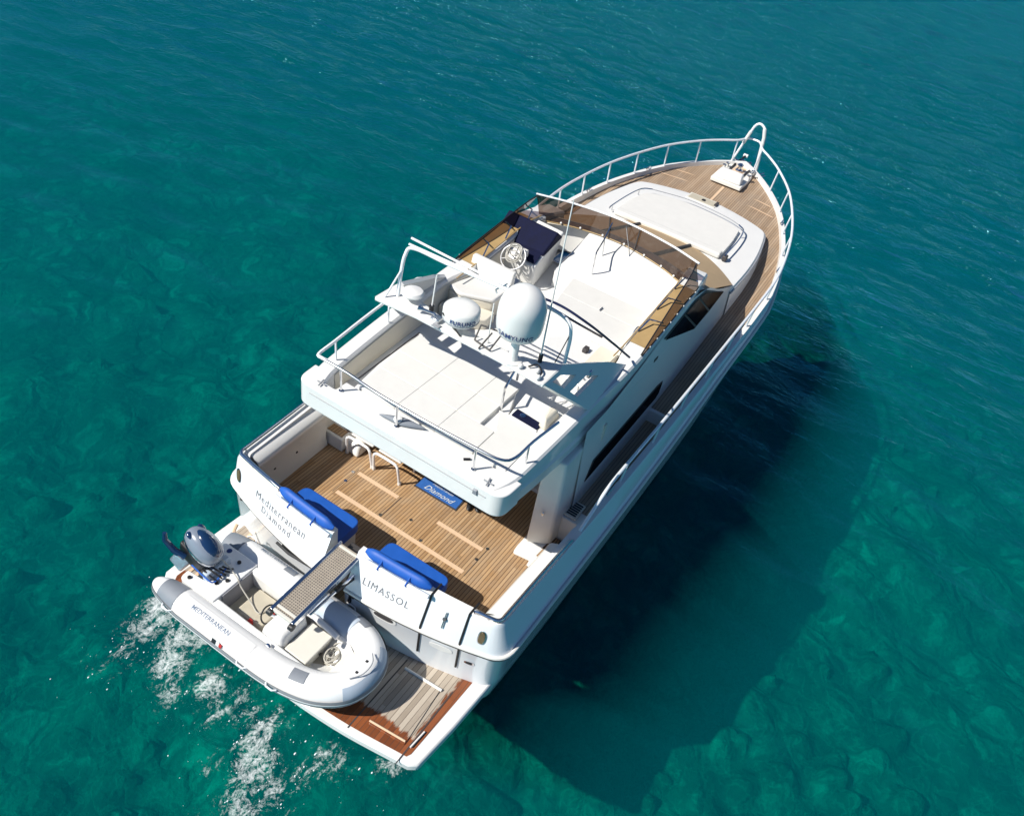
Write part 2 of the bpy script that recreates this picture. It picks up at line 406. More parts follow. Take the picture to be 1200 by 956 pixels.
def bed_mat():
    m, n, o = newmat('rocky_seabed'); h = N(n); v = h.obj()
    wv = h.new('ShaderNodeVectorMath', operation='MULTIPLY_ADD')
    nz = h.new('ShaderNodeTexNoise'); h.link(v, nz.inputs[0]); nz.inputs['Scale'].default_value = .9; nz.inputs['Detail'].default_value = 3
    h.link(nz.outputs['Color'], wv.inputs[0]); wv.inputs[1].default_value = (1.6, 1.6, 0); h.link(v, wv.inputs[2])
    vo = h.new('ShaderNodeTexVoronoi', feature='F1'); h.link(wv.outputs[0], vo.inputs['Vector']); vo.inputs['Scale'].default_value = 1.35
    ve = h.new('ShaderNodeTexVoronoi', feature='DISTANCE_TO_EDGE'); h.link(wv.outputs[0], ve.inputs['Vector']); ve.inputs['Scale'].default_value = 1.35
    sepc = h.new('ShaderNodeSeparateColor'); h.link(vo.outputs['Color'], sepc.inputs[0])
    big = h.noise(v, .17, 4, .6, .3); med = h.noise(v, .7, 5, .65, .6); fine = h.noise(v, 3.5, 5, .7)
    weed = h.ramp(h.math('ADD', h.math('MULTIPLY', big, .75), h.math('MULTIPLY', med, .35)), [(.42, (1, 1, 1)), (.62, (0, 0, 0))])
    nz2 = h.noise(wv.outputs[0], 2.6, 6, .72, .7)
    top = h.ramp(ve.outputs[0], [(.03, (0,)*3), (.20, (1,)*3)])
    patch = h.ramp(h.math('MULTIPLY', h.math('ADD', sepc.outputs[0], h.math('MULTIPLY', med, .7)), top), [(.55, (0, 0, 0)), (1.15, (1, 1, 1))])
    pale = h.math('MULTIPLY', patch, h.ramp(nz2, [(.36, (.1,)*3), (.66, (1,)*3)]))
    caustic_wisps = h.ramp(h.math('ABSOLUTE', h.math('SUBTRACT', h.noise(v, 1.5, 4, .6, 1.6), .5)), [(.0, (1, 1, 1)), (.035, (0, 0, 0))])  # pale wisps paint caustic light into the seabed colour
    c = h.mix(h.ramp(med, [(.32, (0, 0, 0)), (.68, (1, 1, 1))]), (.085, .095, .085, 1), (.25, .265, .22, 1))
    c = h.mix(h.math('MULTIPLY', pale, .60), c, (.72, .73, .62, 1))
    c = h.mix(h.math('MULTIPLY', weed, .65), c, (.08, .09, .08, 1))
    c = h.mix(h.math('MULTIPLY', fine, .3), c, (.12, .135, .12, 1))
    c = h.mix(h.math('MULTIPLY', h.math('MULTIPLY', caustic_wisps, .35), med), c, (.70, .72, .60, 1))
    c = h.mix(1., c, (1.0, 1.13, .74, 1), 'MULTIPLY')
    d = h.new('ShaderNodeBsdfDiffuse'); h.link(c, d.inputs[0]); h.link(h.bump(h.math('ADD', ve.outputs[0], h.math('MULTIPLY', fine, .4)), .8, .25), d.inputs['Normal']); h.link(d.outputs[0], o.inputs[0]); return m
def sheet_grid(name, mat, zf, n=300, half=1600., fine=.11, cx=8, cy=1.5, floor=None, axes=None):
    t = np.linspace(-1, 1, n); k = 7.2
    g = np.sinh(t*k); g = g/g.max()*half
    lin = t*n*fine/2; g = np.sign(t)*np.maximum(np.abs(lin), np.abs(g)*np.abs(t)**2)
    gx, gy = axes if axes else (g+cx, g+cy)
    nx, ny = len(gx), len(gy)
    X, Y = np.meshgrid(gx, gy, indexing='ij'); Z = zf(X, Y)
    vs = np.stack([X.ravel(), Y.ravel(), Z.ravel()], 1)
    idx = np.arange(nx*ny).reshape(nx, ny)
    fs = np.stack([idx[:-1, :-1].ravel(), idx[1:, :-1].ravel(), idx[1:, 1:].ravel(), idx[:-1, 1:].ravel()], 1)
    V, F = vs.tolist(), fs.tolist()
    if floor is not None:                                           # close the water body below the bed
        rim = list(idx[:, 0])+list(idx[-1, 1:])+list(idx[-2::-1, -1])+list(idx[0, -2:0:-1]); k = len(V); m_ = len(rim)
        V += [[V[i][0], V[i][1], floor] for i in rim]
        F += [[int(rim[(i+1) % m_]), int(rim[i]), k+i, k+(i+1) % m_] for i in range(m_)]+[[k+i for i in range(m_)][::-1]]
    me = bpy.data.meshes.new(name); me.from_pydata(V, [], F)
    me.polygons.foreach_set('use_smooth', [True]*len(me.polygons)); me.materials.append(mat)
    o = bpy.data.objects.new(name, me); C.objects.link(o); return o
def axis(a, b, step, far=1700.):
    """even spacing from a to b, then growing steps out to the horizon"""
    grow = np.cumsum(step*1.22**np.arange(1, 60)); grow = grow[grow < far]
    return np.concatenate([a-grow[::-1], np.arange(a, b, step), b+grow])
def ramp01(v, a, b): t = np.clip((v-a)/(b-a), 0, 1); return t*t*(3-2*t)
def wz(X, Y):
    inside = ramp01(X, -11, -6)*(1-ramp01(X, 88, 98))*ramp01(Y, -17, -12)*(1-ramp01(Y, 40, 48))
    return wave(X, Y)*inside*(.85+1.0*ramp01(X, 10, 55))
sea = sheet_grid('sea', sea_mat(), wz, floor=-14., axes=(axis(-12, 99, .165), axis(-18, 49, .165))); sea['kind'] = 'structure'
BR = [(random.uniform(-6, 26), random.uniform(-14, 22), random.uniform(.14, .46), random.uniform(.06, .30)) for _ in range(900)]
def bedz(X, Y):
    Z = -4.15+.20*np.sin(X*.55+1)*np.sin(Y*.6)+.14*np.sin(X*1.3+Y*.9)+.10*np.sin(X*2.3-Y*1.9+2)
    for x, y, r, hgt in BR:                                         # boulders
        m = (np.abs(X-x) < 2*r) & (np.abs(Y-y) < 2*r)
        if m.any():
            d = np.hypot(X[m]-x, (Y[m]-y)*1.25+.3*(X[m]-x))/r
            Z[m] = np.maximum(Z[m], Z[m]*0-4.3+hgt*1.6*np.clip(1.25-d**2.2, 0, .9)+.1*np.sin(9*X[m]+5*Y[m])*np.clip(1-d, 0, 1))
    return Z-np.clip(X-15, 0, 110)*.075
bed = sheet_grid('seabed', bed_mat(), bedz, 420, fine=.11); bed['kind'] = 'structure'

def foam_mat():
    m, n, o = newmat('sea_foam_lace'); h = N(n); v = h.obj()
    at = h.new('ShaderNodeAttribute', attribute_name='foam_amount')
    st = h.mapping(v, (1., 2.2, 1), rot=(0, 0, R(28)))
    a = h.noise(st, 1.7, 7, .72, 1.2)
    fine = h.noise(v, 15., 8, .78, .8)
    rid = h.math('SUBTRACT', 1., h.math('ABSOLUTE', h.math('MULTIPLY_ADD', h.noise(v, 5.5, 6, .68, 1.2), 5., -2.5)), clamp=True)
    f = h.math('ADD', h.math('ADD', h.math('MULTIPLY', a, .75), h.math('MULTIPLY', fine, .55)), h.math('MULTIPLY', rid, .22))
    mask = h.ramp(h.math('ADD', f, h.math('MULTIPLY', h.math('SUBTRACT', at.outputs['Fac'], 1.), .50)), [(.63, (0, 0, 0)), (.90, (1, 1, 1))])
    t = h.new('ShaderNodeBsdfTransparent'); d = h.new('ShaderNodeBsdfDiffuse'); d.inputs[0].default_value = (.78, .82, .82, 1)
    mx = h.new('ShaderNodeMixShader'); h.link(mask, mx.inputs[0]); h.link(t.outputs[0], mx.inputs[1]); h.link(d.outputs[0], mx.inputs[2])
    h.link(mx.outputs[0], o.inputs[0]); return m
FB = [(-1.72, 2.28, .34, .92), (-2.1, 2.2, .34, .80), (-2.5, 2.1, .30, .66), (-2.2, 1.45, .34, .86), (-1.85, 1.6, .4, .8), (-2.45, 1.15, .30, .72), (-2.1, .8, .30, .78), (-2.35, .45, .28, .66), (-1.95, .35, .30, .62), (-2.15, .05, .3, .58),
      (-2.1, -.3, .34, .66), (-2.45, -.45, .34, .76), (-2.75, -.62, .34, .80), (-3.05, -.75, .34, .74), (-2.65, -.95, .30, .68), (-2.0, -1.2, .36, .66), (-2.3, -1.05, .3, .62), (-1.5, -1.95, .26, .62), (-1.2, 2.35, .25, .45), (-2.85, 2.15, .25, .55), (-2.9, -.15, .32, .5), (-3.3, -.5, .3, .52)]
def make_foam():
    nx, ny = 120, 190
    X, Y = np.meshgrid(np.linspace(-4.2, -.5, nx), np.linspace(-2.8, 3.2, ny), indexing='ij')
    D = np.zeros_like(X)
    for x, y, s, a in FB: D = np.maximum(D, a*np.exp(-((X-x)**2+(Y-y)**2)/(2*s*s)))
    Z = wz(X, Y)+.035+.03*D*D
    me = bpy.data.meshes.new('sea_foam'); idx = np.arange(nx*ny).reshape(nx, ny)
    fs = np.stack([idx[:-1, :-1].ravel(), idx[1:, :-1].ravel(), idx[1:, 1:].ravel(), idx[:-1, 1:].ravel()], 1)
    Df = D.ravel(); keep = Df[fs].max(1) > .06
    me.from_pydata(np.stack([X.ravel(), Y.ravel(), Z.ravel()], 1).tolist(), [], fs[keep].tolist())
    at = me.attributes.new('foam_amount', 'FLOAT', 'POINT'); at.data.foreach_set('value', Df)
    me.polygons.foreach_set('use_smooth', [True]*len(me.polygons)); me.materials.append(foam_mat())
    o = bpy.data.objects.new('sea_foam', me); C.objects.link(o); o['kind'] = 'stuff'
    o['label'] = 'white churned foam on the water behind the stern'; o['category'] = 'foam'
    mb = MB()
    for x, y, s, a in FB:
        for _ in range(int(34*a*a)):
            px, py = x+rng.normal()*s*1.1, y+rng.normal()*s*1.1
            if px > -1.5 and abs(py) < 2.3: continue
            r = .003+.010*rng.random()**4; z = float(wz(np.array([px]), np.array([py]))[0])+.03+.10*rng.random()**2
            mb.blob((px, py, z), (r*(1+rng.random()), r, r*.8), n=6, m=4)
    d = mb.build('spray_droplets', simple('water_spray', (.80, .84, .85), .3), merge=False); d['kind'] = 'stuff'
    d['label'] = 'white spray droplets thrown up over the foam'; d['category'] = 'spray'
make_foam()

# ================================================================= MOTOR YACHT
Y = thing('motor_yacht', 'large white flybridge motor yacht with teak decks', 'yacht')
def sheer(x): return 1.95+1.02*(max(x, 0)**1.5)/14.3**1.5
btop = interp([(0, 2.40), (1, 2.44), (2, 2.48), (4, 2.55), (6, 2.60), (8, 2.64), (9, 2.66), (9.86, 2.66), (10.77, 2.55), (11.69, 2.36), (12.6, 2.06), (13.49, 1.66), (14.28, 1.12), (15.02, .40), (15.3, 0)])
rubx = interp([(0, .17), (2, .13), (5, .08), (9, .03), (15.3, .03)])
brub = lambda x: btop(x)+rubx(x)*min(1, (15.3-x)/1.2)
bwat = interp([(0, 2.42), (2, 2.46), (6, 2.46), (9, 2.25), (11, 1.70), (12.5, .95), (13.6, .25), (13.9, 0)])
bkeel = interp([(0, 2.1), (3, 2.1), (6, 2.0), (9, 1.5), (11, .8), (12.6, .15), (13.1, 0)])
xbase = lambda y: -.45+.068*y*y
xcrease = lambda y: xbase(y)-.045
xtop = lambda y: -.225+.037*y*y
zrub = lambda x: sheer(x)-.59+.27*min(1, max(x, 0)/13)
zdeck = lambda x: 1.72 if x < 5.5 else sheer(x)-.26+.14*min(1, max(0, (x-7)/5))
def level(xt, yf, zf, r, xend, yg, nt_=8, na=6, ns=44, ztr=None):
    pts = []; yc = yf(.35)
    for i in range(nt_):
        y = yg+(yc-r-yg)*i/(nt_-1); pts.append((xt(y), y, ztr(y) if ztr else zf(0)))
    p0 = np.array([xt(yc-r), yc-r]); p2x = xt(yc)+r+.02; p2 = np.array([p2x, yf(p2x)]); p1 = np.array([xt(yc), yc])
    for i in range(1, na+1):
        t = i/na; q = (1-t)**2*p0+2*t*(1-t)*p1+t*t*p2; pts.append((q[0], q[1], zf(max(q[0], 0))))
    for i in range(1, ns+1):
        t = i/ns; t = 1-(1-t)**1.35; x = p2x+(xend-p2x)*t
        pts.append((x, max(0, yf(x)) if i < ns else 0, zf(x)))
    return pts
inner = lambda x: max(.02, btop(x)-(.17 if x < 2.2 else .12))
def hull_half(sgn, yg):
    L = [level(lambda y: xbase(y)+.1, bkeel, lambda x: -.75+max(0, (x-10))*.12, .3, 13.1, yg),
         level(xbase, bwat, lambda x: .12+max(0, (x-11))*.09, .25, 13.9, yg),
         level(xbase, lambda x: bwat(x)+(brub(x)-bwat(x))*.55, lambda x: .62+.28*max(0, x/14)**2, .25, 14.55, yg),
         level(lambda y: xcrease(y)+.03, lambda x: brub(x)-.03, lambda x: zrub(x)-.07, .22, 15.2, yg),
         level(xcrease, brub, zrub, .22, 15.24, yg),
         level(lambda y: xcrease(y)+.02, lambda x: brub(x)-.05, lambda x: zrub(x)+.07, .22, 15.25, yg),
         level(lambda y: xtop(y)-.03, lambda x: btop(x)+.01, lambda x: sheer(x)-.06, .17, 15.3, yg),
         level(xtop, lambda x: btop(x)-.02, sheer, .16, 15.29, yg)]
    return [[(x, sgn*y, z) for x, y, z in r] for r in L]
GP, GS = .30, .17                                                  # gate edges, port and starboard
hp = hull_half(1, GP); hs = hull_half(-1, GS)
mb = MB(); mb.rows(hp); mb.rows(hs)
# the strip of transom below the gate
for rows_a, rows_b in ((hp, hs),):
    for i in range(2): mb.add([rows_a[i][0], rows_b[i][0], rows_b[i+1][0], rows_a[i+1][0]], [(0, 1, 2, 3)])
hull = mb.build('hull', M['hullside'], Y, ang=28)
hull.data.materials.append(M['antifoul'])
for f_ in hull.data.polygons:
    if max(hull.data.vertices[i].co.z for i in f_.vertices) < .35+.03*max(0, f_.center.x-8): f_.material_index = 1
# bulwark cap and inner skin
def bulwark(sgn, yg):
    top = hp[-1] if sgn > 0 else hs[-1]
    ti = level(lambda y: xtop(y)+.10, inner, lambda x: sheer(x)+.004, .12, 15.1, yg)
    tb = level(lambda y: xtop(y)+.11, lambda x: max(.02, inner(x)-.01), lambda x: 1.0 if x < 2.3 else zdeck(x)-.06, .12, 15.08, yg)
    rows = [top, [(x, sgn*y, z) for x, y, z in ti], [(x, sgn*y, z) for x, y, z in tb]]
    return rows
mb = MB()
for s, g in ((1, GP), (-1, GS)):
    rw = bulwark(s, g); mb.rows(rw)
    hh = hp if s > 0 else hs
    mb.add([hh[1][0], hh[2][0], hh[4][0], hh[6][0], hh[7][0], rw[1][0], rw[2][0], (xbase(g)+.25, s*g, .5)], [tuple(range(8))])   # end wall of the gate
bul = mb.build('bulwark', M['gel'], Y, ang=30)
for s in (1, -1):
    rr = level(xcrease, lambda x: brub(x)+.012, zrub, .23, 15.26, GP if s > 0 else GS)
    MB().tube([(x, s*y, z) for x, y, z in rr], .030, 8).build('rub_rail', M['gel_worn'], hull)
    st = level(lambda y: xcrease(y)-.012, lambda x: brub(x)+.012, lambda x: zrub(x)-.045, .225, 15.2, GP if s > 0 else GS)
    MB().tube([(x, s*y, z) for x, y, z in st[:14]], .008, 6).build('seam_line', M['seam'], hull)

# transom surface: u along -Y, t from crease (0) to top (1)
def trans(y, t, d=.006):
    za, zb = zrub(0)+.07, sheer(0)-.06; xa, xb = xcrease(y)+.02, xtop(y)-.03
    n = Vector((-(zb-za), 0, (xb-xa))).normalized()
    return (xa+(xb-xa)*t+n.x*d, y, za+(zb-za)*t+n.z*d)
def lower(y, z, d=.006):
    t = (z-.62)/(zrub(0)-.07-.62); return (xbase(y)+(xcrease(y)+.03-xbase(y))*t-d, y, z)
H = .46
def tf(y0, t0): return lambda x, y: trans(y0-x, t0+y/H)
text('ship_name', 'Mediterranean', .158, tf(1.26, .52), M['ink'], hull, space=1.18)
text('ship_name', 'Diamond', .14, tf(1.30, .20), M['ink'], hull, space=1.36)
text('home_port', 'LIMASSOL', .145, tf(-.76, .42), M['ink'], hull, space=1.22)
def oval_on(fn, y0, z0, ry, rz, name, mat, par, d0=.004, n=20, p=2.6):
    pts = []
    for i in range(n):
        a = 2*math.pi*i/n; ca, sa = math.cos(a), math.sin(a)
        pts.append(fn(y0+ry*abs(ca)**(2/p)*(1 if ca > 0 else -1), z0+rz*abs(sa)**(2/p)*(1 if sa > 0 else -1), d0))
    return MB().plate(pts, (-.006, 0, 0)).build(name, mat, par)
# exhausts and vents on the lower transom, mooring hawse holes in the quarters
for y0, z0 in ((-.83, 1.20), (.95, 1.20)):
    e = oval_on(lower, y0, z0, .19, .075, 'exhaust_outlet', M['gel'], hull)
    oval_on(lower, y0+.01, z0+.012, .155, .045, 'exhaust_opening', M['seam'], e, .012)
oval_on(lower, -1.70, 1.12, .17, .055, 'hand_grip', M['gel'], hull)
e = oval_on(lower, -2.12, 1.02, .075, .032, 'drain_cover', M['steel'], hull); oval_on(lower, -2.12, 1.02, .045, .018, 'drain_opening', M['black'], e, .014)
for y0 in (-2.2, 2.26):
    hw = oval_on(lambda y, z, d: trans(y, (z-1.43)/H, d), y0, 1.66, .06, .125, 'hawse_hole', M['steel'], hull)
    oval_on(lambda y, z, d: trans(y, (z-1.43)/H, d), y0, 1.66, .042, .10, 'hawse_opening', M['hawse'], hw, .014)
# starboard locker door in the transom: dark gasket seams and a latch
for y0 in (-1.38, -1.95):
    MB().tube([(xtop(y0)+.2, y0+.0, 1.957), (xtop(y0)-.02, y0, 1.955), trans(y0, .5, .008), trans(y0, 0, .01), lower(y0, 1.25, .012), lower(y0, .82, .012)], .016, 8).build('locker_gasket', M['black'], hull)
lt = MB().tube([trans(-1.66, .28, .02), trans(-1.66, .85, .02)], .012, 8).build('locker_latch', M['steel'], hull)
MB().cyl(trans(-1.66, .58, .0), .026, 0, .035, (-.7, 0, .7)).build('latch_knob', M['black'], lt)
for y0, z0 in ((2.2, 1.2), (-.3, 1.25), (.5, .95)):
    MB().blob(lower(y0, z0, .01), (.02, .03, .02), n=10, m=6).build('drain_hole', M['black'], hull)

# ---- swim platform
pl = [(.06, 2.43), (-1.50, 2.43), (-1.72, 1.2), (-1.79, .0), (-1.74, -1.2), (-1.56, -2.33), (.06, -2.43)]
pl = [(.06, 2.43), (-.8, 2.45), (-1.45, 2.42)]+cat([(-1.56, 2.33), (-1.70, 1.3), (-1.78, 0), (-1.74, -1.1), (-1.58, -2.22)], 6)+[(-1.50, -2.33), (-.8, -2.40), (.10, -2.45)]
plat = MB().prism(pl, .40, .55).build('swim_platform', M['gel'], Y, bevel=.03)
ti = [(-.02, 2.22), (-1.40, 2.24)]+cat([(-1.47, 2.2), (-1.60, 1.3), (-1.68, 0), (-1.64, -1.1), (-1.50, -2.13)], 6)+[(-1.44, -2.16), (-.05, -2.22)]
MB().prism(ti, .548, .556).build('teak_deck', M['teak_plat'], plat)
hp_ = rpoly([(-.54, -1.36), (-.50, -1.93), (-1.40, -2.02), (-1.46, -1.46)], .02)
hat = MB().prism(hp_, .556, .572).build('deck_hatch', M['teak_plat'], plat, bevel=.005)
MB().tube([(-.53, -1.34, .576), (-.49, -1.95, .576)], .022, 8).build('hatch_rim', M['gel_worn'], hat)
MB().tube([(-1.42, -1.45, .574), (-1.36, -2.0, .574)], .016, 8).build('hatch_rim', M['wood_pale'], hat)
for yy in (-1.28, -2.08): MB().box(-1.66, -.40, yy-.008, yy+.008, .556, .5595).build('deck_seam', M['seam'], plat)
MB().tube([(-1.10, -2.12, .565), (-1.38, -2.10, .565)], .014, 8).build('grab_slot', M['gel'], plat)
MB().tube([(-1.09, -2.135, .562), (-1.36, -2.12, .562)], .012, 8).build('slot_recess', M['black'], plat)
for x0, x1, y0, y1 in ((-.75, -.18, 1.98, 2.03), (-1.35, -.95, 2.13, 2.18), (-1.33, -.95, 2.00, 2.06)):
    MB().box(x0, x1, y0, y1, .556, .575).build('teak_slat', M['wood_pale'], plat, bevel=.006)
for k in range(2):                                                  # chocks that carry the dinghy
    yy = (1.2, -.55)[k]
    MB().hexa([(-1.65, yy-.04, .556), (-.85, yy-.04, .556), (-.85, yy+.04, .556), (-1.65, yy+.04, .556)], [(-1.55, yy-.03, .74), (-.95, yy-.03, .74), (-.95, yy+.03, .74), (-1.55, yy+.03, .74)]).build('dinghy_chock', M['gel_worn'], plat, bevel=.01)

# ---- cockpit
sole = MB().prism([(-.16, -1.2), (-.02, -1.9), (.12, -2.24), (3.3, -2.24), (3.3, 2.24), (.12, 2.24), (-.02, 1.9), (-.16, 1.2)], .98, 1.05).build('cockpit_sole', M['teak'], Y)
for x0, ya, yb in ((1.02, 1.33, -1.18), (1.56, 1.34, .50), (1.56, -.30, -1.17)):
    MB().box(x0-.035, x0+.035, yb, ya, 1.05, 1.056).build('inlay_strip', M['wood_pale'], sole)
for x0, y0 in ((1.02, .48), (1.02, -.32), (1.28, -1.2), (1.56, -1.22), (1.22, 1.38), (1.25, .05), (1.45, 1.42)):
    MB().cyl((x0+.07, y0, 1.05), .028, 0, .006, n=14).build('hatch_ring', M['steel'], sole)
for x0, x1, y0, y1 in ((.98, 1.62, -1.235, -1.225), (.98, 1.62, 1.375, 1.385), (1.05, 1.6, .46, .468)):
    MB().box(x0, x1, y0, y1, 1.05, 1.053).build('hatch_seam', M['seam'], sole)
for s in (1, -1):                                                   # coaming pads along the cockpit sides
    sec = []
    for x in np.linspace(.12, 1.72, 9):
        ya = inner(x)
        sec.append([(x, s*(ya+.02), 1.935), (x, s*(ya-.04), 1.915), (x, s*(ya-.13), 1.865), (x, s*(ya-.165), 1.82), (x, s*(ya-.155), 1.75), (x, s*(ya-.12), 1.68), (x, s*(ya-.10), 1.20), (x, s*(ya-.14), 1.06), (x, s*(ya-.14), 1.04)])
    pad = MB().rows(sec).build('coaming_pad', M['gel'], Y, ang=50)
    for x, z in ((.5, 1.42), (1.0, 1.40)): MB().blob((x, s*(inner(x)-.11), z), (.025, .012, .02), n=10, m=6).build('coaming_light', M['black'], pad)
    # steps up to the side deck, vented riser and grating
    st = MB().hexa([(1.74, s*1.86, 1.05), (2.36, s*1.90, 1.05), (2.36, s*2.33, 1.05), (1.74, s*2.31, 1.05)], [(1.78, s*1.90, 1.27), (2.36, s*1.92, 1.27), (2.36, s*2.33, 1.27), (1.78, s*2.31, 1.27)]).build('deck_step', M['gel'], Y, bevel=.02)
    MB().hexa([(1.84, s*1.95, 1.271), (2.01, s*1.96, 1.271), (2.01, s*2.28, 1.271), (1.84, s*2.28, 1.271)], [(1.84, s*1.95, 1.279), (2.01, s*1.96, 1.279), (2.01, s*2.28, 1.279), (1.84, s*2.28, 1.279)]).build('step_tread', M['teak'], st)
    MB().hexa([(2.02, s*1.95, 1.27), (2.34, s*1.98, 1.27), (2.34, s*2.22, 1.27), (2.08, s*2.24, 1.27)], [(2.02, s*1.95, 1.29), (2.34, s*1.98, 1.29), (2.34, s*2.22, 1.29), (2.08, s*2.24, 1.29)]).build('step_grating', M['teak_grate'], st)
    rs = MB().hexa([(2.365, s*1.90, 1.0), (2.55, s*1.90, 1.0), (2.55, s*2.36, 1.0), (2.365, s*2.36, 1.0)], [(2.40, s*1.92, 1.725), (2.66, s*1.92, 1.735), (2.66, s*2.36, 1.735), (2.40, s*2.36, 1.725)]).build('deck_riser', M['gel_worn'], Y, bevel=.015)
    vb = MB().box(2.44, 2.80, s*2.20, s*1.98, 1.735, 1.765).build('vent_grille', M['cream'], rs, bevel=.01)
    for k in range(6): MB().box(2.48+.05*k, 2.51+.05*k, s*2.17, s*2.01, 1.766, 1.772).build('vent_slat', M['black'], vb)

# seats facing forward on both sides of the gate
for s, y0, y1 in ((1, .30, 1.36), (-1, -.27, -1.33)):
    b = MB().prism(rpoly([(-.09, y0), (-.06, y1), (.34, y1), (.34, y0)], [.0, .0, .12, .12]), 1.05, 1.50).build('bench_seat', M['cream'], Y, bevel=.02)
    MB().prism(rpoly([(.0, y0+.03*s), (.0, y1+.10*s), (.36, y1+.10*s), (.36, y0+.03*s)], [.0, .0, .1, .1]), 1.05, 1.11).build('bench_plinth', M['cream'], b, bevel=.02)

# stern rail tubes and back-rest rail
def railtube(pts, r, mat, name='stern_rail', par=None): return MB().tube(pts, r, 10).build(name, mat, par or Y)
for s, ye in ((1, 1.40), (-1, 2.0)):
    pth = level(lambda y: xtop(y)+.03, lambda x: btop(x)-.06, lambda x: sheer(x)+.06, .10, 15, ye, ns=60)
    pth = [(x, s*y, z) for x, y, z in pth if x < 1.95]
    pth = [(pth[0][0], pth[0][1], pth[0][2]-.06)]+pth+[(pth[-1][0]+.1, pth[-1][1], pth[-1][2]-.08)]
    rl = railtube(pth, .026, M['steel'])
    for q in pth[2:-2:4]: MB().tube([(q[0], q[1], q[2]-.09), (q[0], q[1], q[2])], .014, 8).build('rail_foot', M['steel'], rl)
for s, ya, yb in ((1, .29, 1.36), (-1, -.31, -1.38)):
    rl = railtube([(xtop(ya)-.095, ya, 1.985), (xtop((ya+yb)/2)-.095, (ya+yb)/2, 1.985), (xtop(yb)-.095, yb, 1.985)], .030, M['steel_white'], 'backrest_rail')

# ---- passerelle (gangway) through the gate
def gangway():
    x0, x1 = -1.50, -.22
    z = lambda x: 1.72+.10*(x+1.5)/1.3
    g = MB().hexa([(x0, -.17, z(x0)), (x1, -.17, z(x1)), (x1, .14, z(x1)), (x0, .14, z(x0))], [(x0, -.17, z(x0)+.03), (x1, -.17, z(x1)+.03), (x1, .14, z(x1)+.03), (x0, .14, z(x0)+.03)]).build('gangway', M['grating'], Y)
    for yy in (-.195, .165):
        MB().hexa([(x0-.03, yy-.025, z(x0)-.06), (x1+.03, yy-.025, z(x1)-.06), (x1+.03, yy+.025, z(x1)-.06), (x0-.03, yy+.025, z(x0)-.06)], [(x0-.03, yy-.025, z(x0)+.04), (x1+.03, yy-.025, z(x1)+.04), (x1+.03, yy+.025, z(x1)+.04), (x0-.03, yy+.025, z(x0)+.04)]).build('gangway_stringer', M['steel'], g, bevel=.008)
    for x in (x0, x0+.07, x1-.04): MB().box(x-.02, x+.02, -.17, .14, z(x)-.02, z(x)+.036).build('gangway_crossbar', M['grp_box'], g, bevel=.005)
    for yy in (-.20, .17): MB().cyl((x0-.04, yy-.03, z(x0)-.02), .05, 0, .06, (0, 1, 0), 16).build('gangway_wheel', M['black'], g)
    a = MB().tube([(-1.25, -.23, 1.66), (-.15, -.23, 1.60)], .022, 8).build('gangway_ram', M['steel'], g)
    MB().tube([(-.75, -.23, 1.64), (-.10, -.23, 1.5)], .035, 10).build('ram_cylinder', M['black'], a)
    MB().box(-.26, .0, -.16, .13, 1.05, 1.70).build('gangway_base', M['seam'], g, bevel=.02)
gangway()
for k, yo in enumerate((-.20, -.235)):                              # black hydraulic hoses looping from the gate edge
    MB().tube(cat([(-.18, yo, 1.80), (-.30, yo-.02, 1.72), (-.44, yo-.03+.02*k, 1.30), (-.46, yo-.02, 1.10), (-.42, yo+.07, 1.06), (-.36, yo+.12, 1.3), (-.22, yo+.08, 1.70)], 6), .013, 8).build('hydraulic_hose', M['black'], Y)
MB().tube([(-.45, .25, 1.28), (-.48, .9, 1.27), (-.46, 1.15, 1.30)], .022, 8).build('boarding_handrail', M['black'], Y)
MB().tube(cat([(-.42, 2.02, 1.0), (-.55, 1.95, .95), (-.62, 1.7, .93), (-.60, .9, .93), (-.55, .5, .95)], 5), .03, 8).build('fender_bar', M['wood_pale'], Y)

# ---- side decks and foredeck
for s in (1, -1):
    xs = np.linspace(2.62, 5.48, 12); MB().rows([[(x, s*1.80, 1.72), (x, s*(inner(x)+.0), 1.72)] for x in xs]).build('side_deck', M['teak_fore'], Y)
for s in (1, -1):
    MB().box(5.44, 5.52, s*1.98, s*(inner(5.5)-.004), 1.66, zdeck(5.6)+.03).build('deck_sill', M['gel_worn'], Y, bevel=.012)
fx = np.linspace(5.5, 14.95, 50)
fd = MB().rows([[(x, y, zdeck(x)+.02*(1-(y/2.6)**2)) for y in np.linspace(-inner(x), inner(x), 9)] for x in fx]).build('foredeck', M['teak_fore'], Y)
# king plank and margin boards
MB().rows([[(x, y, zdeck(x)+.026) for y in (-.03, .03)] for x in np.linspace(12.7, 13.8, 8)]).build('king_plank', M['wood_pale'], fd)
for x0 in (13.35, 13.75):
    for s in (1, -1): MB().rows([[(x0+.25*(1-abs(y)/1.2)-.02, y, zdeck(x0)+.025), (x0+.25*(1-abs(y)/1.2)+.03, y, zdeck(x0)+.025)] for y in np.linspace(s*.45, s*(inner(x0)-.1), 6)]).build('margin_board', M['wood_pale'], fd)

